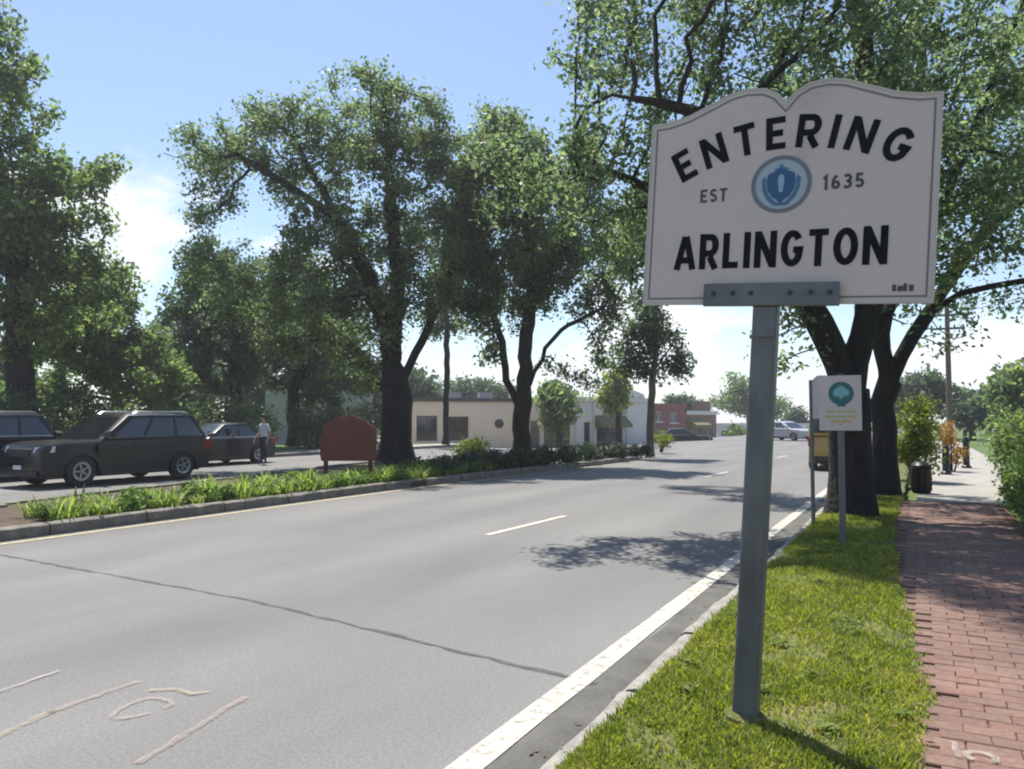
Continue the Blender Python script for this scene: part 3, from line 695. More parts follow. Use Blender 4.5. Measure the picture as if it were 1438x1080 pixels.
# ------------------------------------------------------------------ trees
def sample_blobs(blobs, n):
    more = []
    for b in blobs:
        for _ in range(5):
            d = rng.normal(size=3); d /= np.linalg.norm(d); k = rng.uniform(.28, .5)
            o = np.array(b[0]) + d[0]*b[1]*.85*np.array(_R) + d[1]*b[2]*.85*np.array((_F.x, _F.y, 0)) + d[2]*b[3]*.85*np.array((0, 0, 1.))
            more.append((o, b[1]*k, b[2]*k, b[3]*k, 1.6))
    blobs = [(b[0], b[1]*.9, b[2]*.9, b[3]*.9, *(b[4:] or (1,))) for b in blobs] + more
    vol = np.array([b[1] * b[2] * b[3] * (b[4] if len(b) > 4 else 1) for b in blobs]); vol = vol / vol.sum(); pts = []
    for b, k in zip(blobs, (vol * n).astype(int) + 3):
        d = rng.normal(size=(k, 3)); d /= np.linalg.norm(d, axis=1)[:, None]; d *= (rng.random(k) ** .42)[:, None]
        p = np.array(b[0])[None] + d[:, :1] * b[1] * np.array(_R)[None] + d[:, 1:2] * b[2] * np.array((_F.x, _F.y, 0))[None] + d[:, 2:] * b[3] * np.array((0, 0, 1.))[None]
        pts.append(p)
    return np.concatenate(pts)
def pblob(u, v, ru, rv, depth, rd=None, w=1):              # crown lobe centred on a pixel at a given depth
    return (at(u, v, depth), ru * depth / FPX, rd or (ru + rv) / 2 * depth / FPX, rv * depth / FPX, w)
def grow(paths, attr, step, iters=70):
    pos, par = [], []
    for k, path in enumerate(paths):
        pts = [np.array(p, float) for p in path]
        if k == 0: pos.append(pts[0]); par.append(-1); cur = 0
        else: cur = int(np.argmin(np.linalg.norm(np.array(pos) - pts[0], axis=1)))
        for q in pts[(1 if k == 0 else 0):]:
            a = pos[cur]; L_ = np.linalg.norm(q - a); m = max(1, int(L_ / step))
            for i in range(1, m + 1):
                pos.append(a + (q - a) * i / m + (rng.normal(size=3) * step * .08 if k or i > 1 else 0)); par.append(cur); cur = len(pos) - 1
    n_sk = len(pos); P = np.array(pos)
    z0 = P[0, 2]; ok = np.array([p[2] - z0 > 1.6 for p in pos]) if len(paths) > 1 else np.ones(n_sk, bool)
    if not ok.any(): ok[-1] = True
    cand_i = np.where(ok)[0]
    D = np.linalg.norm(attr[:, None] - P[cand_i][None], axis=2); ni = cand_i[D.argmin(1)]; nd = D.min(1)
    live = np.ones(len(attr), bool); nch = {}
    for it in range(iters):
        idx = np.where(live)[0]
        if len(idx) < 4: break
        d = attr[idx] - P[ni[idx]]; d /= np.linalg.norm(d, axis=1)[:, None] + 1e-9
        acc = {}
        u, inv = np.unique(ni[idx], return_inverse=True); S = np.zeros((len(u), 3)); np.add.at(S, inv, d)
        new, npar = [], []
        for i, s_ in zip(u, S):
            if nch.get(int(i), 0) >= 3: continue
            s_ = s_ / (np.linalg.norm(s_) + 1e-9) + rng.normal(size=3) * .22; s_ /= np.linalg.norm(s_)
            new.append(P[i] + s_ * step); npar.append(int(i)); nch[int(i)] = nch.get(int(i), 0) + 1
        if not new: break
        new = np.array(new); base = len(P); P = np.concatenate([P, new]); par += npar
        D = np.linalg.norm(attr[idx][:, None] - new[None], axis=2); m_ = D.min(1); a_ = D.argmin(1)
        better = m_ < nd[idx]; nd[idx[better]] = m_[better]; ni[idx[better]] = base + a_[better]
        live[idx[nd[idx] < step * 1.25]] = False
        full = np.array([nch.get(int(i), 0) >= 3 for i in ni[idx]]); live[idx[full & ~better]] = False
    return P, np.array(par), n_sk
def wood_mesh(P, par, r_root, r_tip, flare=.45, base_z=0):
    n = len(P); cnt = np.zeros(n); ch = [[] for _ in range(n)]
    for i in range(1, n): ch[par[i]].append(i)
    for i in range(n - 1, -1, -1):
        if not ch[i]: cnt[i] += 1
        if i: cnt[par[i]] += cnt[i]
    e = math.log(max(cnt[0], 2)) / math.log(r_root / r_tip); R_ = r_tip * cnt ** (1 / e)
    mb = MB(); stack = [(0, None)]
    while stack:
        s, pr = stack.pop(); chain = [pr, s] if pr is not None else [s]; c = s
        while ch[c]:
            k = sorted(ch[c], key=lambda q: -cnt[q]); stack += [(q, c) for q in k[1:]]; c = k[0]; chain.append(c)
        if len(chain) < 2: continue
        rr = [R_[i] for i in chain]
        if pr is not None: rr[0] = min(R_[chain[0]] * .8, rr[1] * 1.15)
        if pr is None:
            for q in range(len(chain)):
                hz = P[chain[q]][2] - base_z
                if hz < .9: rr[q] *= 1 + flare * (1 - hz / .9) ** 2
        if max(rr) < r_tip * 1.6 and len(chain) < 3 and random.random() < .5: continue
        mb.tube([P[i] for i in chain], rr, 10 if rr[0] > .15 else (7 if rr[0] > .05 else 4), True)
    return mb, R_
def leaf_mesh(name, centers, per, spread, size, up=.5, droop=.15):
    n = len(centers) * per
    c = np.repeat(centers, per, axis=0) + rng.normal(size=(n, 3)) * spread; c[:, 2] -= np.abs(rng.normal(size=n)) * droop * spread
    nr = rng.normal(size=(n, 3)); nr[:, 2] += up; nr /= np.linalg.norm(nr, axis=1)[:, None]
    t = rng.normal(size=(n, 3)); t -= nr * (t * nr).sum(1)[:, None]; t /= np.linalg.norm(t, axis=1)[:, None]; b = np.cross(nr, t)
    s = (size * rng.uniform(.5, 1.5, n))[:, None]
    v = np.stack([c - t*s*.5, c + b*s*.27 + nr*s*.06 - t*s*.05, c + t*s*.5, c - b*s*.27 + nr*s*.06 - t*s*.05], 1).reshape(-1, 3)
    return mesh_np(name, v, np.arange(n * 4).reshape(-1, 4))
def tree(name, label, base, paths, blobs, n_attr, step, r_root, r_tip, leaves, leaf, spread, lmat, bark='bark', group=None, cat='tree', flare=.45):
    base = Vector(base); attr = sample_blobs(blobs, n_attr)
    P, par, n_sk = grow(paths, attr, step)
    root = thing(name, label, cat, base, 0, group); b = np.array(base)
    mb, R_ = wood_mesh(P, par, r_root, r_tip, flare, base.z); mb.v = [(v[0]-b[0], v[1]-b[1], v[2]-b[2]) for v in mb.v]
    mb.build('trunk', M[bark], root, 60)
    thin = np.where((R_ < r_tip * 3.2) & (np.arange(len(P)) >= n_sk))[0]
    if len(thin) < 5: thin = np.arange(n_sk, len(P))
    cen = np.concatenate([P[thin], (P[thin] + P[par[thin]]) / 2]); cen = cen[rng.random(len(cen)) < .62]; cen = np.concatenate([cen, cen[rng.random(len(cen)) < .5] + rng.normal(size=(1, 3)) * .02])
    per = max(1, int(leaves / len(cen)))
    link('crown', leaf_mesh('crown', cen - b, per, spread, leaf), M[lmat], root)
    return root
def px_path(depth, *pts): return [at(u, v, depth + (q[0] if q else 0)) for u, v, *q in pts]

# big street tree on the verge
B1 = Vector((-.93, 12.64, .10)); d1 = 11.53
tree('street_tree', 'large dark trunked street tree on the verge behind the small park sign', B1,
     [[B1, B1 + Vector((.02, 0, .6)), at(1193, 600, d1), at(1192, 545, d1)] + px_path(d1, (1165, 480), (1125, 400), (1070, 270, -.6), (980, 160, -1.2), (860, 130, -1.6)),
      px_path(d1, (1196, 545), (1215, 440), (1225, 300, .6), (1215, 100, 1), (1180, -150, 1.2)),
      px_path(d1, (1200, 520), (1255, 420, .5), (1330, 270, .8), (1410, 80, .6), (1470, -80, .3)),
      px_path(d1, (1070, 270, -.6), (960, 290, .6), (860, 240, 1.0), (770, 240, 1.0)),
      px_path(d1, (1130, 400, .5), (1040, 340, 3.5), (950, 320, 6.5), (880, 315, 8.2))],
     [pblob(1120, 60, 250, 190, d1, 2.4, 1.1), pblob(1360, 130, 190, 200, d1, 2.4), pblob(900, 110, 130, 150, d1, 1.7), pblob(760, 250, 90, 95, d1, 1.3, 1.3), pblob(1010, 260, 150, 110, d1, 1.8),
      pblob(1100, 420, 45, 110, d1, .8, 1.5), pblob(1240, 300, 160, 140, d1, 2), pblob(1150, -220, 380, 200, d1, 3, .7), pblob(900, 300, 70, 120, d1, 1.2, 1.2), pblob(715, 185, 55, 45, d1, .9, 1.5), pblob(850, 40, 70, 50, d1, 1.2), pblob(1115, 230, 150, 105, 9.6, 1.3, 3), pblob(1200, 150, 130, 90, 9.8, 1.2, 2), pblob(905, 320, 85, 70, 19.6, 2, .9), pblob(1000, 290, 100, 80, 17, 2, .9)],  # last lobes, mostly behind the sign, are added to shade sidewalk and road
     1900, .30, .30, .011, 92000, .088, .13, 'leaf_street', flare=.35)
# second verge tree, limb leaning over the pavement
B2 = Vector((-.62, 16.5, .10)); d2 = 14.9
tree('leaning_tree', 'dark trunked tree behind the street tree, long limb arching over the sidewalk', B2,
     [[B2, B2 + Vector((.03, 0, .5))] + px_path(d2, (1240, 570), (1262, 500), (1300, 440), (1350, 410), (1440, 392, -.5), (1560, 330, -1)),
      px_path(d2, (1245, 545), (1240, 440), (1262, 260), (1300, 60)),
      px_path(d2, (1310, 435), (1380, 330), (1470, 250))],
     [pblob(1430, 280, 160, 110, d2, 2.4), pblob(1300, 130, 190, 180, d2, 2.6), pblob(1500, 100, 190, 190, d2, 2.6), pblob(1390, 430, 55, 38, d2, .9, 1.2), pblob(1340, 480, 20, 25, d2, .4, 1), pblob(985, 290, 80, 95, 18, 1.7, 2.2), pblob(1120, 240, 140, 120, 17, 2, 2)],  # final two lobes sit behind the sign, added to shade the far road
     800, .36, .22, .012, 36000, .10, .15, 'leaf_street')
# median elm
bA = Vector((-15.0, col_at(556, -15.0), .12)); dA = (bA - Vector((0, 0, EYE))).dot(_F)
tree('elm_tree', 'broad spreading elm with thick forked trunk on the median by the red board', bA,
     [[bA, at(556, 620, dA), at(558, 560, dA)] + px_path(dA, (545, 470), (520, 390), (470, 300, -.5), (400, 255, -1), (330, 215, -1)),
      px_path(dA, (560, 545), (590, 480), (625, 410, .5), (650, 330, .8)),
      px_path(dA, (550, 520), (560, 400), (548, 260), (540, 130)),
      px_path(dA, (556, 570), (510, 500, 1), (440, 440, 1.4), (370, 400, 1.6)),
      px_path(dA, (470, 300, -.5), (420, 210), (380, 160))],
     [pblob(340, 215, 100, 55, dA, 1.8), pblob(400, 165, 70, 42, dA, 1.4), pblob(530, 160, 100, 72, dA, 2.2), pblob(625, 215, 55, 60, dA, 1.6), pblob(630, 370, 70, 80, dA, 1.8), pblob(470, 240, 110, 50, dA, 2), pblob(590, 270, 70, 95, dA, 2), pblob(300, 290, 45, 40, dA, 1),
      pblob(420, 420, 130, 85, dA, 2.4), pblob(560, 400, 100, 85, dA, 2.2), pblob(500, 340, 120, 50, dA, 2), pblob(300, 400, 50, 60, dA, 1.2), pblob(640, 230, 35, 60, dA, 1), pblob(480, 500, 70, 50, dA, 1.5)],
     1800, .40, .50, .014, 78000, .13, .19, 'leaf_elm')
# second median tree
bB = Vector((-12.0, col_at(733, -12.0), .12)); dB = (bB - Vector((0, 0, EYE))).dot(_F)
tree('forked_tree', 'three stemmed dark tree on the median in front of the beige storefront', bB,
     [[bB, at(732, 600, dB), at(733, 565, dB)] + px_path(dB, (738, 500), (745, 420), (740, 300), (720, 200)),
      px_path(dB, (728, 570), (712, 530), (705, 480), (685, 420), (670, 350)),
      px_path(dB, (738, 555), (765, 490), (800, 455), (850, 430)),
      px_path(dB, (745, 430), (790, 340), (830, 260))],
     [pblob(745, 340, 90, 80, dB, 2.2), pblob(695, 400, 55, 65, dB, 1.6), pblob(815, 380, 65, 60, dB, 1.7), pblob(700, 240, 55, 75, dB, 1.7), pblob(665, 310, 50, 80, dB, 1.7), pblob(670, 440, 40, 40, dB, 1.2), pblob(850, 440, 32, 22, dB, .8), pblob(800, 260, 60, 70, dB, 1.8), pblob(690, 485, 22, 20, dB, .6), pblob(845, 500, 14, 40, dB, .5, 1.5), pblob(690, 185, 35, 35, dB, 1.1, 1.3), pblob(880, 330, 30, 50, dB, 1)],
     1300, .38, .30, .015, 56000, .14, .19, 'leaf_elm')
# slim tree at the island tip
bC = at(913, 642, 31.5); bC.z = 0.05
tree('slim_tree', 'slim tree with bare thin trunk standing at the tip of the median', bC,
     [[bC, at(912, 600, 31.5), at(916, 540, 31.5), at(922, 480, 31.5), at(915, 430, 31.5)], px_path(31.5, (918, 520), (940, 490), (955, 470))],
     [pblob(910, 465, 40, 36, 31.5, 1.2), pblob(948, 510, 20, 34, 31.5, .8), pblob(880, 500, 20, 28, 31.5, .8), pblob(900, 420, 22, 20, 31.5, .8)],
     330, .3, .15, .014, 7000, .17, .2, 'leaf_dark', 'bark_grey')
# roadside trees beyond the other carriageway
def side_tree(name, label, u, x, blobs, lmat, n_attr=900, leaves=40000, r=.32, leaf=.18, lean=0, bark='bark'):
    b = Vector((x, col_at(u, x), .08)); d = (b - Vector((0, 0, EYE))).dot(_F)
    top = max(blobs, key=lambda q: -q[1]); mid = blobs[0]
    return tree(name, label, b, [[b, b + Vector((.05, .02, 1.2)), at(u + lean, 545, d), at((u + mid[0]) / 2, (545 + mid[1]) / 2, d), at(mid[0], mid[1], d), at(top[0], top[1] + top[3] * .5, d)]],
                [pblob(q[0], q[1], q[2], q[3], d, None, q[4] if len(q) > 4 else 1) for q in blobs], n_attr, .48, r, .017, int(leaves * .8), leaf, .22, lmat, bark, 'trees along the far side of the road')
side_tree('maple_tree', 'tall maple rising above all its neighbours beyond the dark parked cars', 30, -27.5,
          [(20, 290, 90, 130), (105, 265, 55, 55), (165, 218, 26, 22, 2), (-30, 90, 75, 110), (60, 410, 95, 90), (-60, 300, 90, 150), (130, 330, 40, 40), (30, 110, 25, 60), (95, 160, 14, 16, 2)], 'leaf_maple', 1400, 56000, .45, .19)
side_tree('lime_tree', 'low light green tree above the black sport utility vehicle', 165, -29, [(150, 485, 95, 75), (70, 540, 70, 45), (215, 520, 70, 50), (130, 400, 50, 45)], 'leaf_maple', 800, 30000, .25, .22)
side_tree('dark_tree', 'dark rounded tree between the light green tree and the elm', 330, -30, [(335, 420, 90, 75), (265, 460, 60, 70), (300, 360, 40, 30), (375, 480, 70, 50)], 'leaf_dark', 900, 34000, .3, .22)
side_tree('ash_tree', 'dark tree with straight trunk behind the elm', 412, -31, [(440, 470, 95, 70), (490, 530, 70, 45), (420, 400, 60, 45), (385, 510, 40, 35)], 'leaf_dark', 800, 30000, .32, .22)
side_tree('bare_stem_tree', 'thin straight trunked tree with high crown beside the beige storefront', 626, -24.6, [(628, 400, 40, 70), (610, 450, 35, 30), (640, 330, 30, 50)], 'leaf_dark', 300, 9000, .17, .22)

# ------------------------------------------------------------------ bushes
def bush(name, label, base, lobes, leaves, leaf, lmat, group=None, cat='bush', stems=5, up=.5):
    base = Vector(base); root = thing(name, label, cat, base, 0, group); cs = []; mb = MB()
    pts = []
    for (dx, dy, dz, rx, ry, rz) in lobes:
        k = max(12, int(60 * rx * ry * rz / .3)); d = rng.normal(size=(k, 3)); d /= np.linalg.norm(d, axis=1)[:, None]; d *= (rng.random(k) ** .35)[:, None]
        d *= (1 + .18 * np.sin(d[:, :1] * 7 + dx * 3) * np.cos(d[:, 2:] * 6))
        pts.append(np.array((dx, dy, dz))[None] + d * np.array((rx, ry, rz))[None])
    C = np.concatenate(pts); C = C[C[:, 2] > .04]
    per = max(1, int(leaves / len(C)))
    for k in range(stems):
        q = C[rng.integers(len(C))]; mb.tube([(q[0]*.15, q[1]*.15, -.05), (q[0]*.5, q[1]*.5, q[2]*.55), tuple(q)], [.03, .018, .008], 5)
    mb.build('stem', M['bark'], root, 60)
    link('foliage', leaf_mesh('foliage', C, per, leaf * 1.1, leaf, up), M[lmat], root)
    return root
# shaded shrubs on the median
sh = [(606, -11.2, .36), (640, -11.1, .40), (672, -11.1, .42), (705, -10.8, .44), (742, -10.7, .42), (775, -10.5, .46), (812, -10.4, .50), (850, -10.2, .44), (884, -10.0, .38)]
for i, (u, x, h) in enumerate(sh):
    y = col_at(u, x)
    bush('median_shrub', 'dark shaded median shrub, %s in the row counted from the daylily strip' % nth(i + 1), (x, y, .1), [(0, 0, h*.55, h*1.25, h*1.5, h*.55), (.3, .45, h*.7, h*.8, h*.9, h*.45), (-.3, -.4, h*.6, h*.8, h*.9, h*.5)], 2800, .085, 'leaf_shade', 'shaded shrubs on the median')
for (u, x, lab) in ((660, -12.6, 'loose yellowish shrub standing before the beige storefront wall'), (928, -10.6, 'low pale shrub at the foot of the slim tree')):
    y = col_at(u, x); bush('pale_shrub', lab, (x, y, .1), [(0, 0, .4, .5, .5, .4), (.2, .1, .65, .3, .3, .3)], 1500, .09, 'leaf_yellow')
# hedge bushes beyond the far sidewalk
for i, u in enumerate((-10, 45, 95, 150, 205, 255, 305, 350, 440, 480, 520)):
    x = -26.6 - .25 * (i % 3); y = col_at(u, x); h = (2.2, 1.9, 2.4, 2.0)[i % 4]
    bush('hedge_bush', 'leafy bush behind the far sidewalk, %s counted from the tall maple towards the storefront' % nth(i + 1), (x, y, .08), [(0, 0, h*.5, 1.1, 1.2, h*.55), (.5, .5, h*.7, .7, .7, h*.4), (-.4, -.5, h*.65, .7, .7, h*.42)], 3600, .14, ('leaf_dark', 'leaf_maple')[i % 2], 'bushes behind the far sidewalk')
# right-hand planting
bush('clipped_hedge', 'bright green hedge beside the shaded brick sidewalk', (1.62, 12.4, .09), [(0, 0, .45, .62, 1.6, .5), (.1, 1.5, .5, .6, 1.2, .55), (.2, -1.2, .42, .5, .9, .42), (.5, .4, .65, .6, 1.3, .4), (.3, 3.0, .5, .6, 1, .5)], 26000, .055, 'leaf_bright', cat='hedge')
bush('round_bush', 'tall rounded green bush behind the bright hedge', (2.75, 18.6, .09), [(0, 0, 1.2, 1.3, 1.6, 1.0), (.8, .4, 1.5, 1.3, 1.3, .85), (-.7, -.2, .9, .9, 1.1, .8), (1.9, -.6, 1.6, 1.2, 1.2, .9)], 26000, .085, 'leaf_maple')
b = Vector((-.05, 20.6, .1)); dd = (b - Vector((0, 0, EYE))).dot(_F)
tree('sapling', 'young yellow green tree on the verge past the black litter bin', b, [[b, at(1276, 650, dd), at(1284, 615, dd), at(1290, 580, dd)]],
     [pblob(1288, 598, 30, 32, dd, .55), pblob(1270, 625, 18, 20, dd, .35), pblob(1305, 632, 20, 22, dd, .35)], 160, .2, .055, .01, 6000, .085, .12, 'leaf_yellow', 'bark_grey', flare=.1)
bush('orange_shrub', 'orange tinged shrub beside the young yellow green tree', (.80, 25.0, .1), [(0, 0, .75, .26, .26, .3), (-.15, 0, 1.15, .2, .22, .24), (.15, .1, .45, .22, .22, .25)], 1100, .075, 'leaf_orange')

# daylily clumps along the median kerb
def lily_mesh(seed):
    r = random.Random(seed); V, Fc = [], []
    for k in range(46):
        a = r.uniform(0, 6.283); L_ = r.uniform(.52, .86); w = r.uniform(.014, .024); lean = r.uniform(.15, .75); ox, oy = r.uniform(-.16, .16), r.uniform(-.16, .16)
        o = len(V)
        for i in range(6):
            t = i / 5; rr = L_ * (lean * t + .25 * lean * t * t); z = L_ * (1.05 * t - (.35 + .45 * lean) * t * t); ww = w * (1 - t ** 2 * .9) * (1.0 if i else .6)
            px_, py_ = ox + math.cos(a)*rr, oy + math.sin(a)*rr
            V += [(px_ - math.sin(a)*ww, py_ + math.cos(a)*ww, z), (px_ + math.sin(a)*ww, py_ - math.cos(a)*ww, z)]
        Fc += [(o+2*i, o+2*i+1, o+2*i+3, o+2*i+2) for i in range(5)]
    me = mesh_np('daylily_clump', np.array(V), np.array(Fc)); me.materials.append(M['lily']); return me
def mound_mesh(seed):
    k = 150; d = rng.normal(size=(k, 3)); d /= np.linalg.norm(d, axis=1)[:, None]; d *= (rng.random(k) ** .4)[:, None]; d = d * np.array((.26, .26, .22)) + np.array((0, 0, .2)); d = d[d[:, 2] > .03]
    me = leaf_mesh('daylily_clump', d, 3, .03, .085, .6); me.materials.append(M['leaf_bright']); return me
lm = [lily_mesh(s) for s in range(5)]; mm_ = [mound_mesh(s) for s in range(3)]
k = 0; y = 6.75; cnt_ = [0, 0, 0]
while y < 18.6:
    for row in (0, 1, 2):
        x = med_front(y) - .32 - row * .40 + random.uniform(-.06, .06)
        if row == 2 and random.random() < .35: continue
        leafm = random.random() < .3; o = bpy.data.objects.new('leafy_perennial' if leafm else 'daylily_clump', mm_[k % 3] if leafm else lm[k % 5]); COL.objects.link(o); k += 1
        o.location = (x, y + random.uniform(-.1, .1), .11); s_ = random.uniform(.55, 1.0) * (.85 if row == 0 else 1); o.scale = (s_, s_, s_); o.rotation_euler = (0, 0, random.uniform(0, 6.28))
        cnt_[row] += 1; tag(o, '%s, %s row, %s plant from the bare mulch end of the median' % ('leafy green perennial mound' if leafm else 'strappy daylily clump', ('kerbside', 'middle', 'back')[row], nth(cnt_[row])), 'plant', 'plants in the median strip')
    y += .36

# ------------------------------------------------------------------ red board on the median
xb = -11.75; yb = col_at(490, xb)
rb = thing('red_board', 'low dark red wooden board on two posts among the median plants', 'sign', (xb, yb, .1), YAW)
out_b = [(-.62,.50), (.62,.50), (.66,.62), (.64,1.28), (.50,1.34), (.38,1.46), (.18,1.52), (.05,1.58), (-.12,1.52), (-.30,1.50), (-.45,1.40), (-.60,1.33), (-.66,.66)]
MB().prism_y(out_b, -.03, .03).build('panel', M['red_board'], rb, None, .006)
for k_ in range(1, 6): MB().box(-.60, .60, -.036, -.0305, .50 + .15*k_, .515 + .15*k_).build('batten', M['red_board'], rb)
for s_ in (-.54, .50): MB().box(s_ - .045, s_ + .045, .032, .12, -.1, 1.3).build('post', M['red_post'], rb, None, .006)

# ------------------------------------------------------------------ vehicles
def car(name, label, cat, loc, rotz, P, paint, group=None):
    L_, W_, H_, r = P['L'], P['W'], P['H'], P['r']; xf, xr = P['wf'], P['wr']; zb = P['belt']; hw = W_ / 2
    root = thing(name, label, cat, loc, rotz, group); pm = M[paint]
    f, b = L_/2, -L_/2; ah = r + .065; zlow = P.get('low', .25)
    def arch(x): return [(x + ah*math.cos(rad(a)), r + ah*math.sin(rad(a))) for a in range(168, 11, -12) if r + ah*math.sin(rad(a)) > zlow]
    top = [(f-.10, zlow+.03), (f-.01, zlow+.18), (f, zlow+.32), (f-.03, P['nose']-.12), (f-.13, P['nose']), (f-.5, P['nose']+.07), (P['cowl'], zb-.03), (P['cowl']-.25, zb)]
    top += [(0, zb+.01), (P['deck'], zb+.02), (b+.16, P['tail']), (b+.05, P['tail']-.08), (b+.01, .72), (b, .5), (b+.05, zlow+.08), (b+.12, zlow+.02)]
    outline = top + [(xr - ah - .05, zlow)] + arch(xr) + [(xr + ah + .05, zlow), (xf - ah - .05, zlow)] + arch(xf) + [(xf + ah + .02, zlow)]
    def ring(y, ins):
        rr = []
        for x, z in outline:
            zz = z - ins * (1 if z > .6 else 0); xx = x * (1 - ins * .25)
            yy = y * (1 - .13 * abs(2*x/L_) ** 5) * (1 - .03 * max(0, (z - .7)) / .4)
            rr.append((xx, yy, zz))
        return rr
    mb = MB(); mb.rings([ring(-hw, .05), ring(-hw + .035, .015), ring(-hw + .12, 0), ring(hw - .12, 0), ring(hw - .035, .015), ring(hw, .05)])
    body = mb.build('body', pm, root, 30)
    g = P['gh']                                            # base front x, base rear x, roof front x, roof rear x
    def gr_(xr_, xf_, w_, z_, c_): return [(xr_+c_,-w_,z_), (xf_-c_,-w_,z_), (xf_,-w_+c_,z_), (xf_,w_-c_,z_), (xf_-c_,w_,z_), (xr_+c_,w_,z_), (xr_,w_-c_,z_), (xr_,-w_+c_,z_)]
    wb_, wt_ = hw - .055, hw - .20; ze = H_ - .07
    MB().rings([gr_(g[1], g[0], wb_, zb - .04, .07), gr_(g[3], g[2], wt_, ze, .09), gr_(g[3]+.10, g[2]-.12, wt_-.09, H_-.02, .12), gr_(g[3]+.4, g[2]-.45, wt_-.3, H_, .1)]).build('cabin', pm, body, 35)
    def side(s, t, sg):
        z = zb - .04 + (ze - zb + .04) * t; w_ = wb_ + (wt_ - wb_) * t
        x0 = g[1] + .07 + (g[3] + .02 - g[1]) * t; x1 = g[0] - .07 + (g[2] - .02 - g[0]) * t
        return (x0 + (x1 - x0) * s, sg * (w_ + .007), z)
    for sg in (-1, 1):
        for s0, s1 in P['panes']:
            m = MB(); ins = .035
            m.v = [side(s0, .16, sg), side(s1, .16, sg), side(s1 - ins*(s1 > .9), .90, sg), side(s0 + ins*(s0 < .1), .90, sg)]; m.f = [(0,1,2,3)]; m.build('side_window', M['car_glass'], body)
        MB().tube([side(.03, .125, sg), side(.5, .125, sg), side(.97, .125, sg)], .012, 5).build('belt_trim', M['chrome'], body, 50)
        MB().box(xr + ah + .08, xf - ah - .08, min(sg*(hw-.02), sg*(hw+.012)), max(sg*(hw-.02), sg*(hw+.012)), zlow - .01, zlow + .09).build('sill', M['trim'], root, None, .01)
        for s0, s1 in P['doors']:
            x0, x1 = s0, s1; yy = sg * (hw - .004); m = MB(); z0, z1 = zlow + .14, zb - .10
            pts = [(x0, z0), (x1, z0), (x1 + .02, (z0+z1)/2), (x1, z1), (x0, z1), (x0 - .02, (z0+z1)/2)]
            m.rings([[(x, sg*(hw - .03), z) for x, z in pts], [(x*.999, sg*(hw + .006) * (1 - .03*max(0, z-.7)/.4), z) for x, z in pts]]); d = m.build('door', pm, root, 30)
            MB().box(x0 + .1, x0 + .28, min(sg*(hw-.005), sg*(hw+.03)), max(sg*(hw-.005), sg*(hw+.03)), z1 - .10, z1 - .07).build('handle', M['trim'], d, None, .006)
        MB().rings([[(g[0]-.30, sg*(hw-.05), zb+.05), (g[0]-.12, sg*(hw-.05), zb+.05), (g[0]-.12, sg*(hw-.05), zb+.13), (g[0]-.30, sg*(hw-.05), zb+.13)],
                    [(g[0]-.32, sg*(hw+.15), zb+.04), (g[0]-.16, sg*(hw+.15), zb+.05), (g[0]-.18, sg*(hw+.15), zb+.19), (g[0]-.32, sg*(hw+.15), zb+.19)]]).build('mirror', pm, root, 30)
        zn = P['nose']
        MB().rings([[(f-.32, sg*(hw-.10), zn-.16), (f-.06, sg*(hw-.42), zn-.17), (f-.09, sg*(hw-.42), zn-.04), (f-.34, sg*(hw-.10), zn-.02)],
                    [(f-.26, sg*(hw-.045), zn-.16), (f+.004, sg*(hw-.40), zn-.17), (f-.035, sg*(hw-.40), zn-.04), (f-.29, sg*(hw-.05), zn-.02)]]).build('headlight', M['lens_clear'], root)
        MB().box(b - .004, b + .25, min(sg*(hw-.26), sg*(hw-.085)), max(sg*(hw-.26), sg*(hw-.085)), .74, .74 + P.get('tl', .22)).build('taillight', M['lens_red'], root, None, .02)
        if P.get('rails'): MB().tube([(g[3]+.2, sg*(wt_-.06), H_-.03), (g[3]+.3, sg*(wt_-.06), H_+.03), (g[2]-.4, sg*(wt_-.06), H_+.03), (g[2]-.25, sg*(wt_-.06), H_-.03)], .016, 6).build('roof_rail', M['chrome'], root, 50)
    def fr(t, x0, x1, wA, wB, sgn): return [(x0 + sgn*.006 + (x1-x0)*t, 0, zb - .04 + (ze - zb + .04)*t), wA + (wB - wA)*t]
    for nm, x0, x1, sgn in (('windscreen', g[0], g[2], 1), ('rear_window', g[1], g[3], -1)):
        m = MB(); q = []
        for t in (.1, .93):
            p_, w_ = fr(t, x0, x1, wb_ - .13, wt_ - .12, sgn); q += [(p_[0] + sgn*.004, -w_, p_[2]), (p_[0] + sgn*.004, w_, p_[2])]
        m.v = q; m.f = [(0,1,3,2)]; m.build(nm, M['car_glass'], body)
    MB().box(f - .10, f + .012, -hw*.42, hw*.42, P['nose']-.26, P['nose']-.08).build('grille', M['trim'], root, None, .02)
    MB().box(f - .14, f + .02, -hw*.72, hw*.72, zlow + .02, zlow + .16).build('bumper', M['trim'], root, None, .03)
    MB().box(b - .02, b + .14, -hw*.74, hw*.74, zlow + .04, zlow + .20).build('bumper', M['trim'], root, None, .03)
    MB().box(f + .012, f + .03, -.15, .15, zlow + .18, zlow + .27).build('number_plate', M['plate'], root)
    MB().box(b - .022, b - .002, -.15, .15, .60, .70).build('number_plate', M['plate'], root)
    MB().box(b + .3, f - .3, -hw + .22, hw - .22, zlow - .04, zlow + .06).build('underbody', M['trim'], root)
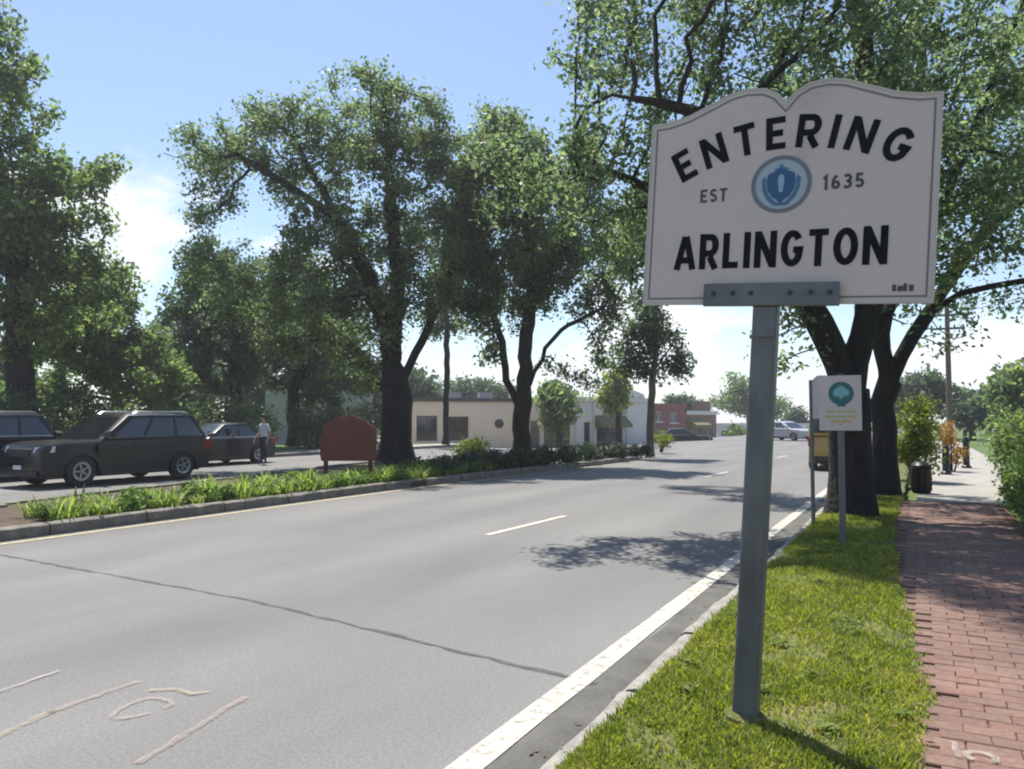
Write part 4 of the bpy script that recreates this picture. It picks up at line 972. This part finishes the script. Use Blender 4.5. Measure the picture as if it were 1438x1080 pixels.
    for x in (xf, xr):
        for sg in (-1, 1):
            y0 = sg * (hw - .115); w = MB().lathe([(r*.60, -.10), (r*.93, -.105), (r, -.07), (r, .07), (r*.93, .105), (r*.60, .10)], 24, 'y', (x, y0, r)).build('wheel', M['rubber'], root, 40)
            y1 = y0 + sg * .102
            mb = MB(); mb.lathe([(r*.58, -.012*sg), (r*.60, .006*sg), (r*.55, 0), (r*.1, -.01*sg), (r*.08, .012*sg)], 20, 'y', (x, y1, r))
            for s5 in range(5):
                a = 2*math.pi*s5/5; ca, sa = math.cos(a), math.sin(a); q = []
                for (d0, t0) in ((.10, .06), (.56, .045), (.56, -.045), (.10, -.06)): q.append((x + (ca*d0 - sa*t0)*r/1*.98, sa*d0*r + ca*t0*r))
                mb.rings([[(px_, y1 - .004*sg, r + pz_) for px_, pz_ in q], [(px_, y1 + .014*sg, r + pz_) for px_, pz_ in q]])
            mb.build('rim', M['rim'], w, 40)
    return root
SUV = dict(L=4.65, W=1.90, H=1.74, r=.365, wf=1.42, wr=-1.36, belt=1.10, nose=.98, cowl=1.05, deck=-1.9, tail=1.06, gh=(1.02, -2.20, .22, -1.86), panes=[(.03,.30), (.33,.62), (.65,.93)], doors=[(.12, 1.02), (-.92, .08)], rails=True, tl=.3)
SEDAN = dict(L=4.55, W=1.80, H=1.47, r=.32, wf=1.38, wr=-1.33, belt=.93, nose=.78, cowl=1.05, deck=-1.6, tail=.92, gh=(1.02, -1.72, .15, -1.05), panes=[(.06,.44), (.47,.90)], doors=[(.10, 1.0), (-.86, .06)], low=.2, tl=.14)
VAN = dict(L=4.6, W=1.62, H=1.98, r=.33, wf=1.5, wr=-1.35, belt=1.12, nose=1.0, cowl=1.4, deck=-2.0, tail=1.10, gh=(1.45, -2.26, .85, -2.16), panes=[(.03,.30), (.34,.62), (.66,.94)], doors=[(.35, 1.15), (-.85, .3)], low=.24, tl=.3)
HEAD = -math.pi / 2                                        # driving towards the camera side
ys_ = (col_at(120, -18.05) + col_at(262, -18.05)) / 2
car('sport_utility_vehicle', 'black sport utility vehicle with roof rails passing behind the planted median', 'car', (-18.1, 12.55, 0), HEAD, SUV, 'paint_black')
car('dark_blue_car', 'dark blue tall car ahead of the black sport utility vehicle, cut by the frame', 'car', (-21.3, 10.4, 0), HEAD, SUV, 'paint_blue')
car('charcoal_sedan', 'charcoal sedan behind the black sport utility vehicle beside the person', 'car', (-21.9, 18.9, 0), HEAD, SEDAN, 'paint_charcoal')
car('silver_sedan', 'pale silver sedan far down the road before the pale shops', 'car', (-8.9, 62, 0), rad(-35), SEDAN, 'paint_white')
car('yellow_van', 'yellow van parked at the kerb half hidden behind the street tree', 'van', (-2.30, 27.5, 0), rad(90), VAN, 'paint_yellow')
car('grey_sedan', 'charcoal sedan parked far off before the red brick shop', 'car', (-16.5, 60, -.55), rad(20), SEDAN, 'paint_charcoal')

# ------------------------------------------------------------------ person beside the sedan
def person(loc, rotz, label):
    root = thing('person', label, 'person', loc, rotz)
    J = {'pelvis': (0,0,.94,.13,.115), 'waist': (0,0,1.08,.125,.10), 'chest': (.01,0,1.28,.155,.11), 'neckb': (.0,0,1.43,.075,.07), 'neck': (.015,0,1.49,.055,.055), 'head': (.03,0,1.58,.078,.088), 'crown': (.03,0,1.69,.075,.08)}
    E = [('pelvis','waist'), ('waist','chest'), ('chest','neckb'), ('neckb','neck'), ('neck','head'), ('head','crown')]
    for s, n in ((1,'l'), (-1,'r')):
        st = .16 * s
        J.update({'hip'+n: (0,.095*s,.88,.092,.092), 'knee'+n: (.05+st*.5,.105*s,.49,.06,.06), 'ankle'+n: (-.02+st,.105*s,.09,.042,.042), 'toe'+n: (.13+st,.12*s,.035,.036,.03),
                  'sh'+n: (.0,.18*s,1.40,.062,.062), 'el'+n: (-.05-st*.4,.235*s,1.12,.044,.044), 'wr'+n: (.10-st*.6,.235*s,.90,.03,.03), 'hand'+n: (.13-st*.6,.23*s,.82,.034,.022)})
        E += [('pelvis','hip'+n), ('hip'+n,'knee'+n), ('knee'+n,'ankle'+n), ('ankle'+n,'toe'+n), ('chest','sh'+n), ('sh'+n,'el'+n), ('el'+n,'wr'+n), ('wr'+n,'hand'+n)]
        for q, (dx, dy) in enumerate(((.045,.0), (.02,.0), (-.005,0), (-.028,0), (.05,-.02))):
            J['f%d%s' % (q, n)] = (.13-st*.6+dx*.8, .23*s+dy*s, (.735, .728, .735, .75, .79)[q], .0095, .0095); E.append(('hand'+n, 'f%d%s' % (q, n)))
    names = list(J); me = bpy.data.meshes.new('body'); me.from_pydata([J[k][:3] for k in names], [(names.index(a), names.index(b)) for a, b in E], []); me.update()
    o = bpy.data.objects.new('body', me); COL.objects.link(o)
    md = o.modifiers.new('skin', 'SKIN'); md.use_smooth_shade = True
    for i, k in enumerate(names):
        me.skin_vertices[0].data[i].radius = J[k][3:5]; me.skin_vertices[0].data[i].use_root = (k == 'pelvis')
    o.modifiers.new('sub', 'SUBSURF').levels = 2
    bpy.context.view_layer.update(); dg = bpy.context.evaluated_depsgraph_get()
    m2 = bpy.data.meshes.new_from_object(o.evaluated_get(dg)); bpy.data.objects.remove(o)
    m2.materials.clear()
    for mt in ('skin', 'shirt', 'trousers', 'shoe'): m2.materials.append(M[mt])
    for p in m2.polygons:
        c = p.center; arm = abs(c.y) > .17
        p.material_index = 3 if c.z < .075 else (2 if c.z < .97 and not arm else (1 if c.z < 1.445 and (not arm or c.z > 1.16) else 0)); p.use_smooth = True
    o = bpy.data.objects.new('body', m2); COL.objects.link(o); o.parent = root
    mb = MB(); rs = []
    for (z, rx, ry, ox) in ((1.56,.085,.083,-.01), (1.62,.10,.092,-.002), (1.68,.10,.092,.008), (1.735,.078,.075,.018), (1.765,.03,.03,.025)):
        rs.append([(ox + rx*math.cos(2*math.pi*k/14), ry*math.sin(2*math.pi*k/14), z + (.035 if math.cos(2*math.pi*k/14) > .45 and z < 1.66 else 0)) for k in range(14)])
    mb.rings(rs).build('hair', M['hair'], o, 60)
    for s in (-1, 1): MB().lathe([(.004,-.004), (.011,0), (.004,.004)], 8, 'x', (.113, .032*s, 1.63)).build('eye', M['hair'], o)
    MB().rings([[(.10,-.014,1.585), (.10,.014,1.585), (.10,.009,1.63), (.10,-.009,1.63)], [(.135,-.008,1.588), (.135,.008,1.588), (.115,.005,1.625), (.115,-.005,1.625)]]).build('nose', M['skin'], o, 60)
    MB().box(.098, .112, -.024, .024, 1.548, 1.558).build('mouth', M['shoe'], o)
    for s in (-1, 1): MB().lathe([(.012,-.008), (.026,0), (.012,.008)], 8, 'y', (.02, .083*s, 1.605)).build('ear', M['skin'], o, 60)
    return root
person((-20.3, col_at(371, -20.3), 0), rad(-100), 'person in a pale lilac shirt and dark trousers walking beside the charcoal sedan')

# ------------------------------------------------------------------ buildings
def facade(mb, Wd, Hh, openings, depth=.18):               # front wall in the plane y = 0 facing -y, with real openings
    xs = sorted({0, Wd} | {q for o in openings for q in o[:2]}); zs = sorted({0, Hh} | {q for o in openings for q in o[2:4]})
    inside = lambda x, z: any(o[0] < x < o[1] and o[2] < z < o[3] for o in openings)
    for i in range(len(xs)-1):
        for j in range(len(zs)-1):
            if not inside((xs[i]+xs[i+1])/2, (zs[j]+zs[j+1])/2):
                mb.add([(xs[i],0,zs[j]), (xs[i+1],0,zs[j]), (xs[i+1],0,zs[j+1]), (xs[i],0,zs[j+1])], [(0,1,2,3)])
    for x0, x1, z0, z1 in [o[:4] for o in openings]:
        mb.add([(x0,0,z0), (x1,0,z0), (x1,0,z1), (x0,0,z1), (x0,depth,z0), (x1,depth,z0), (x1,depth,z1), (x0,depth,z1)], [(0,4,5,1), (1,5,6,2), (2,6,7,3), (3,7,4,0)])
def window(parent, x0, x1, z0, z1, kind='window', depth=.18, fm='frame_white', bars=1, sill=True, gm='glass'):
    m = MB(); y = depth - .04; t = .06
    m.box(x0, x1, y - .05, y, z0, z0 + t); m.box(x0, x1, y - .05, y, z1 - t, z1); m.box(x0, x0 + t, y - .047, y - .003, z0 + t, z1 - t); m.box(x1 - t, x1, y - .047, y - .003, z0 + t, z1 - t)
    for b_ in range(bars):
        xm = x0 + (x1 - x0) * (b_ + 1) / (bars + 1); m.box(xm - .025, xm + .025, y - .044, y - .006, z0 + t, z1 - t)
    w = stuff_none(m.build(kind, M[fm], parent))
    m = MB(); m.v = [(x0, y - .02, z0), (x1, y - .02, z0), (x1, y - .02, z1), (x0, y - .02, z1)]; m.f = [(0,1,2,3)]; m.build('pane', M[gm], w)
    if sill: MB().box(x0 - .1, x1 + .1, -.09, .02, z0 - .1, z0 - .004).build('sill', M['frame_white'], w)
    return w
def stuff_none(o): return o
def shell(parent, Wd, D, Hh, openings, wm, rm, parapet=.0, name='wall'):
    mb = MB(); facade(mb, Wd, Hh, openings)
    mb.add([(0,0,0), (0,D,0), (0,D,Hh), (0,0,Hh)], [(0,1,2,3)]); mb.add([(Wd,0,0), (Wd,D,0), (Wd,D,Hh), (Wd,0,Hh)], [(3,2,1,0)]); mb.add([(0,D,0), (Wd,D,0), (Wd,D,Hh), (0,D,Hh)], [(0,1,2,3)])
    mb.add([(0,.2,0), (Wd,.2,0), (Wd,.2,Hh), (0,.2,Hh)], [(0,1,2,3)])
    w = mb.build(name, M[wm], parent)
    MB().box(-.12, Wd + .12, -.12, D + .12, Hh + .003, Hh + .14).build('roof', M[rm], parent)
    return w
def place(u0, u1, depth0, depth1):                         # a facade between two sight lines at two depths
    a, b = at(u0, 590, depth0), at(u1, 590, depth1); return a, b, math.atan2(b.y - a.y, b.x - a.x), math.hypot(b.x - a.x, b.y - a.y)
GZ = -.66
# beige storefront
a, b, rz, Wd = place(565, 803, 58, 61); zr = lambda v, d: EYE + (590 - v) * d / FPX - GZ; X = lambda u: (u - 565) / (803 - 565) * Wd
bd = thing('beige_storefront', 'long low beige storefront with dark windows behind the median trees', 'building', (a.x, a.y, GZ), rz)
H1 = zr(562, 59); op = [(X(584), X(612), zr(619, 59), zr(584, 59)), (X(627), X(655), zr(619, 59), zr(585, 59)), (X(742), X(757), zr(634, 60), zr(590, 60)), (X(762), X(800), zr(640, 60), zr(590, 60))]
shell(bd, Wd, 14, H1, op, 'stucco_beige', 'roof_dark')
for o_ in op[:2]: window(bd, *o_, bars=1, fm='frame_dark')
window(bd, *op[2], 'door', bars=0, sill=False, gm='glass'); window(bd, *op[3], 'shop_window', bars=2, fm='frame_dark')
MB().lathe([(.32, -.05), (.36, -.02), (.36, .02)], 18, 'y', (X(698), -.01, zr(595, 60))).build('vent', M['frame_dark'], bd)
MB().box(X(755), Wd + .2, -1.0, -.01, zr(588, 60), zr(583, 60)).build('canopy', M['roof_pale'], bd)
MB().box(-.2, Wd, -.16, -.125, H1 - .12, H1 + .16).build('fascia', M['roof_dark'], bd)
for k in range(3): MB().box(Wd*(.3 + .2*k), Wd*(.3 + .2*k) + 1.1, 4, 5.2, H1 + .145, H1 + .75).build('roof_unit', M['roof_pale'], bd)
# white corner shop
a, b, rz, Wd = place(803, 916, 61, 66); X = lambda u: (u - 803) / (916 - 803) * Wd
bd = thing('white_corner_shop', 'white corner shop with olive awning left of the red brick building', 'building', (a.x, a.y, GZ), rz)
H2 = zr(561, 63.5); op = [(X(819), X(828), zr(626, 62), zr(592, 62)), (X(836), X(872), zr(630, 63), zr(588, 63))]
shell(bd, Wd, 12, H2, op, 'stucco_white', 'roof_dark')
window(bd, *op[0], bars=0); window(bd, *op[1], 'shop_window', bars=2, fm='frame_dark')
m = MB(); x0, x1, zt = X(833), X(875), zr(583, 63); m.add([(x0,-.01,zt), (x1,-.01,zt), (x1,-1.0,zt-.75), (x0,-1.0,zt-.75), (x0,-1.0,zt-1.0), (x1,-1.0,zt-1.0), (x0,-.01,zt-1.0), (x1,-.01,zt-1.0)], [(0,1,2,3), (3,2,5,4), (0,3,4,6), (1,7,5,2)]); m.build('awning', M['awning'], bd)
m = MB(); q = [(X(862), H2 + .14), (X(905), H2 + .14), (X(903), H2 + .5), (X(884), H2 + .9), (X(864), H2 + .5)]; m.prism_y(q, -.05, .25); m.build('parapet', M['stucco_white'], bd)
for u in (808, 832, 878, 912): MB().box(X(u) - .12, X(u) + .12, -.10, -.004, 0, H2 - .25).build('pilaster', M['frame_white'], bd)
MB().box(0, Wd, -.16, -.125, H2 - .22, H2 + .16).build('cornice', M['frame_white'], bd)
# red brick building and brown neighbour
def brick_shop(name, label, u0, u1, d0, d1, vt, wm, opens, roof='roof_dark', awn=None):
    a, b, rz, Wd = place(u0, u1, d0, d1); dm = (d0 + d1) / 2; X = lambda u: (u - u0) / (u1 - u0) * Wd
    bd = thing(name, label, 'building', (a.x, a.y, GZ), rz); Hh = zr(vt, dm)
    op = [(X(q[0]), X(q[1]), zr(q[3], dm), zr(q[2], dm)) for q in opens]
    shell(bd, Wd, 12, Hh, op, wm, roof)
    for o_ in op: window(bd, *o_, bars=1)
    MB().box(0, Wd, -.16, -.125, Hh - .3, Hh + .16).build('cornice', M['frame_white'] if wm != 'red_brick' else M['red_brick'], bd)
    if awn:
        x0, x1, zt = X(awn[0]), X(awn[1]), zr(awn[2], dm); m = MB(); m.add([(x0,-.01,zt), (x1,-.01,zt), (x1,-1.2,zt-.7), (x0,-1.2,zt-.7), (x0,-1.2,zt-1.0), (x1,-1.2,zt-1.0), (x0,-.01,zt-1.0), (x1,-.01,zt-1.0)], [(0,1,2,3), (3,2,5,4), (0,3,4,6), (1,7,5,2)]); m.build('awning', M[awn[3]], bd)
    return bd, Wd, Hh, X
brick_shop('red_brick_shop', 'dark red brick shop right of the white corner shop', 917, 962, 80, 84, 569, 'red_brick', [(921, 930, 578, 592), (940, 952, 580, 594), (921, 932, 604, 622), (938, 956, 602, 626)])
bd, Wd, Hh, X = brick_shop('brown_brick_shop', 'brown brick shop with yellow awning beside the red brick shop', 963, 1006, 86, 90, 579, 'brown_brick', [(968, 984, 598, 624), (990, 1000, 594, 614)], awn=(965, 986, 588, 'awning'))
MB().box(X(991), X(1003), .5, 2.0, Hh + .145, Hh + 1.3).build('chimney', M['brown_brick'], bd)
brick_shop('pale_shop', 'long pale far shop with green awning at the end of the road', 1008, 1142, 98, 100, 596, 'stucco_white', [(1013, 1024, 604, 624), (1030, 1050, 606, 624), (1085, 1100, 606, 624), (1110, 1128, 604, 624)], 'roof_pale', (1026, 1054, 604, 'awning_green'))
# pale house between the far trees
a = at(372, 590, 47); hs = thing('pale_house', 'pale sided house showing between the trunks behind the dark trees', 'house', (a.x, a.y, .05), YAW + .2)
op = [(1.2, 2.1, 1.4, 2.8), (3.6, 4.6, 1.3, 2.8)]
shell(hs, 6.5, 8, 3.4, op, 'siding', 'roof_dark')
for o_ in op: window(hs, *o_, bars=1)
m = MB(); m.rings([[(-.3,-.3,3.55), (6.8,-.3,3.55), (3.25,-.3,5.6)], [(-.3,8.3,3.55), (6.8,8.3,3.55), (3.25,8.3,5.6)]]); m.build('gable_roof', M['roof_dark'], hs)

# ------------------------------------------------------------------ far trees
def far_tree(u, depth, blobs, lmat, label, leaves=6000, z=-.1, name='background_tree'):
    b = at(u, 590, depth); b.z = z
    return tree(name, label, b, [[b, b + Vector((0, 0, 1.4)), at(blobs[0][0], blobs[0][1] + blobs[0][3] * .6, depth), at(blobs[0][0], blobs[0][1], depth)]],
                [pblob(q[0], q[1], q[2], q[3], depth) for q in blobs], 320, .7, .22, .03, leaves, .42, .45, lmat, 'bark', 'trees in the far background', flare=.2)
far_tree(1050, 112, [(1050, 560, 42, 26), (1015, 560, 20, 18), (1085, 572, 26, 18)], 'leaf_maple', 'spreading tree behind the pale far shop', 7000)
far_tree(1115, 104, [(1118, 590, 18, 14), (1108, 600, 12, 12)], 'leaf_dark', 'dark small tree above the end of the pale far shop', 3000)
far_tree(955, 105, [(955, 568, 22, 12), (975, 572, 16, 10)], 'leaf_dark', 'dark tree top showing over the red brick shop', 3500, -.6)
far_tree(785, 55, [(785, 562, 19, 19), (778, 582, 12, 12)], 'leaf_maple', 'small green tree before the canopy of the beige storefront', 6000, -.6)
far_tree(868, 58, [(868, 547, 11, 11), (864, 562, 8, 8)], 'leaf_yellow', 'yellowish small tree at the white corner shop', 3000, -.6)
far_tree(1030, 92, [(1040, 608, 12, 10), (1034, 618, 10, 10)], 'leaf_bright', 'bright green street tree before the pale far shop', 2500, -.3)
far_tree(1300, 66, [(1300, 545, 28, 20), (1335, 560, 28, 18), (1270, 560, 20, 20)], 'leaf_dark', 'dark trees round the utility pole', 9000)
far_tree(1365, 60, [(1370, 575, 30, 18), (1400, 570, 30, 24)], 'leaf_dark', 'dark tree behind the tall rounded bush', 7000)
far_tree(1425, 46, [(1430, 555, 40, 40)], 'leaf_maple', 'green tree behind the rounded bush at the frame edge', 9000)
far_tree(650, 95, [(650, 545, 40, 18), (700, 550, 40, 16)], 'leaf_dark', 'tree crown showing over the flat roof of the beige storefront', 5000, -.6)
for k_, (u, d, h) in enumerate(((-40, 46, 90), (230, 52, 110), (320, 60, 130), (480, 66, 110), (560, 72, 70), (1180, 120, 26), (1240, 110, 28))):
    far_tree(u, d, [(u, 590 - h * .6, 60 if u < 900 else 34, h * .55), (u + 40, 590 - h * .4, 40 if u < 900 else 22, h * .4)], 'leaf_dark', 'dark tree in the far belt behind road and shops, %s counted from the tall maple' % nth(k_ + 1), 9000, -.2)

# ------------------------------------------------------------------ pole, wires, bin, bollards
up = thing('utility_pole', 'tall wooden utility pole with cross arms above the far trees', 'pole', (1.62, 52, .08))
MB().tube([(0,0,-.3), (0,0,4), (0,0,8.4)], [.17, .15, .12], 10).build('post', M['wood_pole'], up, 60)
for z_, w_ in ((7.6, 1.2), (6.8, .9)):
    arm = MB().box(-w_, w_, -.22, -.125, z_, z_ + .12).build('cross_arm', M['wood_pole'], up)
    for s_ in (-.9, -.4, .4, .9): MB().lathe([(.04, 0), (.06, .05), (.035, .14), (.02, .18)], 8, 'z', (s_ * w_, -.17, z_ + .12)).build('insulator', M['frame_dark'], arm)
def wire(a, b, sag, label, r=.016):
    a, b = Vector(a), Vector(b); pts = [a.lerp(b, k/14) - Vector((0, 0, sag * 4 * (k/14) * (1 - k/14))) for k in range(15)]
    o = MB().tube(pts, r, 5).build('overhead_wire', M['wire'], None, 60); tag(o, label, 'wire', 'overhead wires from the utility pole')
for s_, e_ in ((-1.08, 'road'), (1.08, 'lawn')):
    wire((1.62 + s_, 51.83, 7.95), (9.5 + s_, 24, 7.9), .5, 'thin overhead wire from the %s end of the cross arm, running over the bushes' % e_)
    wire((1.62 + s_, 51.83, 7.95), (-1 + s_, 100, 7.6), .7, 'thin overhead wire from the %s end of the cross arm, running away along the road' % e_)
S_=.74
lb = thing('litter_bin', 'black round litter bin standing at the edge of the sidewalk', 'bin', (.02, 17.3, .105))
MB().lathe([(.20, 0), (.235, .05), (.25, .62), (.265, .64), (.265, .68), (.24, .69)], 18).build('body', M['black_metal'], lb, 40)
MB().lathe([(.245, .695), (.25, .74), (.17, .82), (.05, .85)], 18).build('lid', M['black_metal'], lb, 40)
for k in range(12):
    a = 2*math.pi*k/12; MB().box(-.012, .012, .232, .256, .08, .58).build('slat', M['trim'], lb).rotation_euler = (0, 0, a)
lb.scale = (S_, S_, S_)
for (x, y, h, lb_) in ((.62, 23.6, .78, 'short black bollard on the pale far pavement by the orange shrub'), (1.25, 27.0, .95, 'taller black bollard farther along the pale pavement')):
    bo = thing('bollard', lb_, 'bollard', (x, y, .10))
    MB().lathe([(.13, 0), (.13, .06), (.09, .1), (.085, h*.8), (.11, h*.82), (.11, h*.86), (.08, h*.9), (.07, h*.97), (.02, h)], 14).build('post', M['black_metal'], bo, 40)
    MB().lathe([(.16, -.02), (.16, .02)], 14).build('base_plate', M['black_metal'], bo)

# ------------------------------------------------------------------ thin volume added round the whole place to imitate lens glare
hz = MB().box(-340, 340, -70, 430, -2.0, 26).build('glare_haze', None); stuff(hz)
hm = bpy.data.materials.new('glare_haze'); hm.use_nodes = True; ht = hm.node_tree; ht.nodes.clear()
ho = ht.nodes.new('ShaderNodeOutputMaterial'); hv = ht.nodes.new('ShaderNodeVolumePrincipled')
hv.inputs['Color'].default_value = (.92, .95, 1, 1); hv.inputs['Density'].default_value = .0009; hv.inputs['Anisotropy'].default_value = .35
ht.links.new(hv.outputs[0], ho.inputs['Volume']); hz.data.materials.append(hm)
tag(hz, 'thin pale veil added over the whole street to imitate lens glare', 'glare_haze')
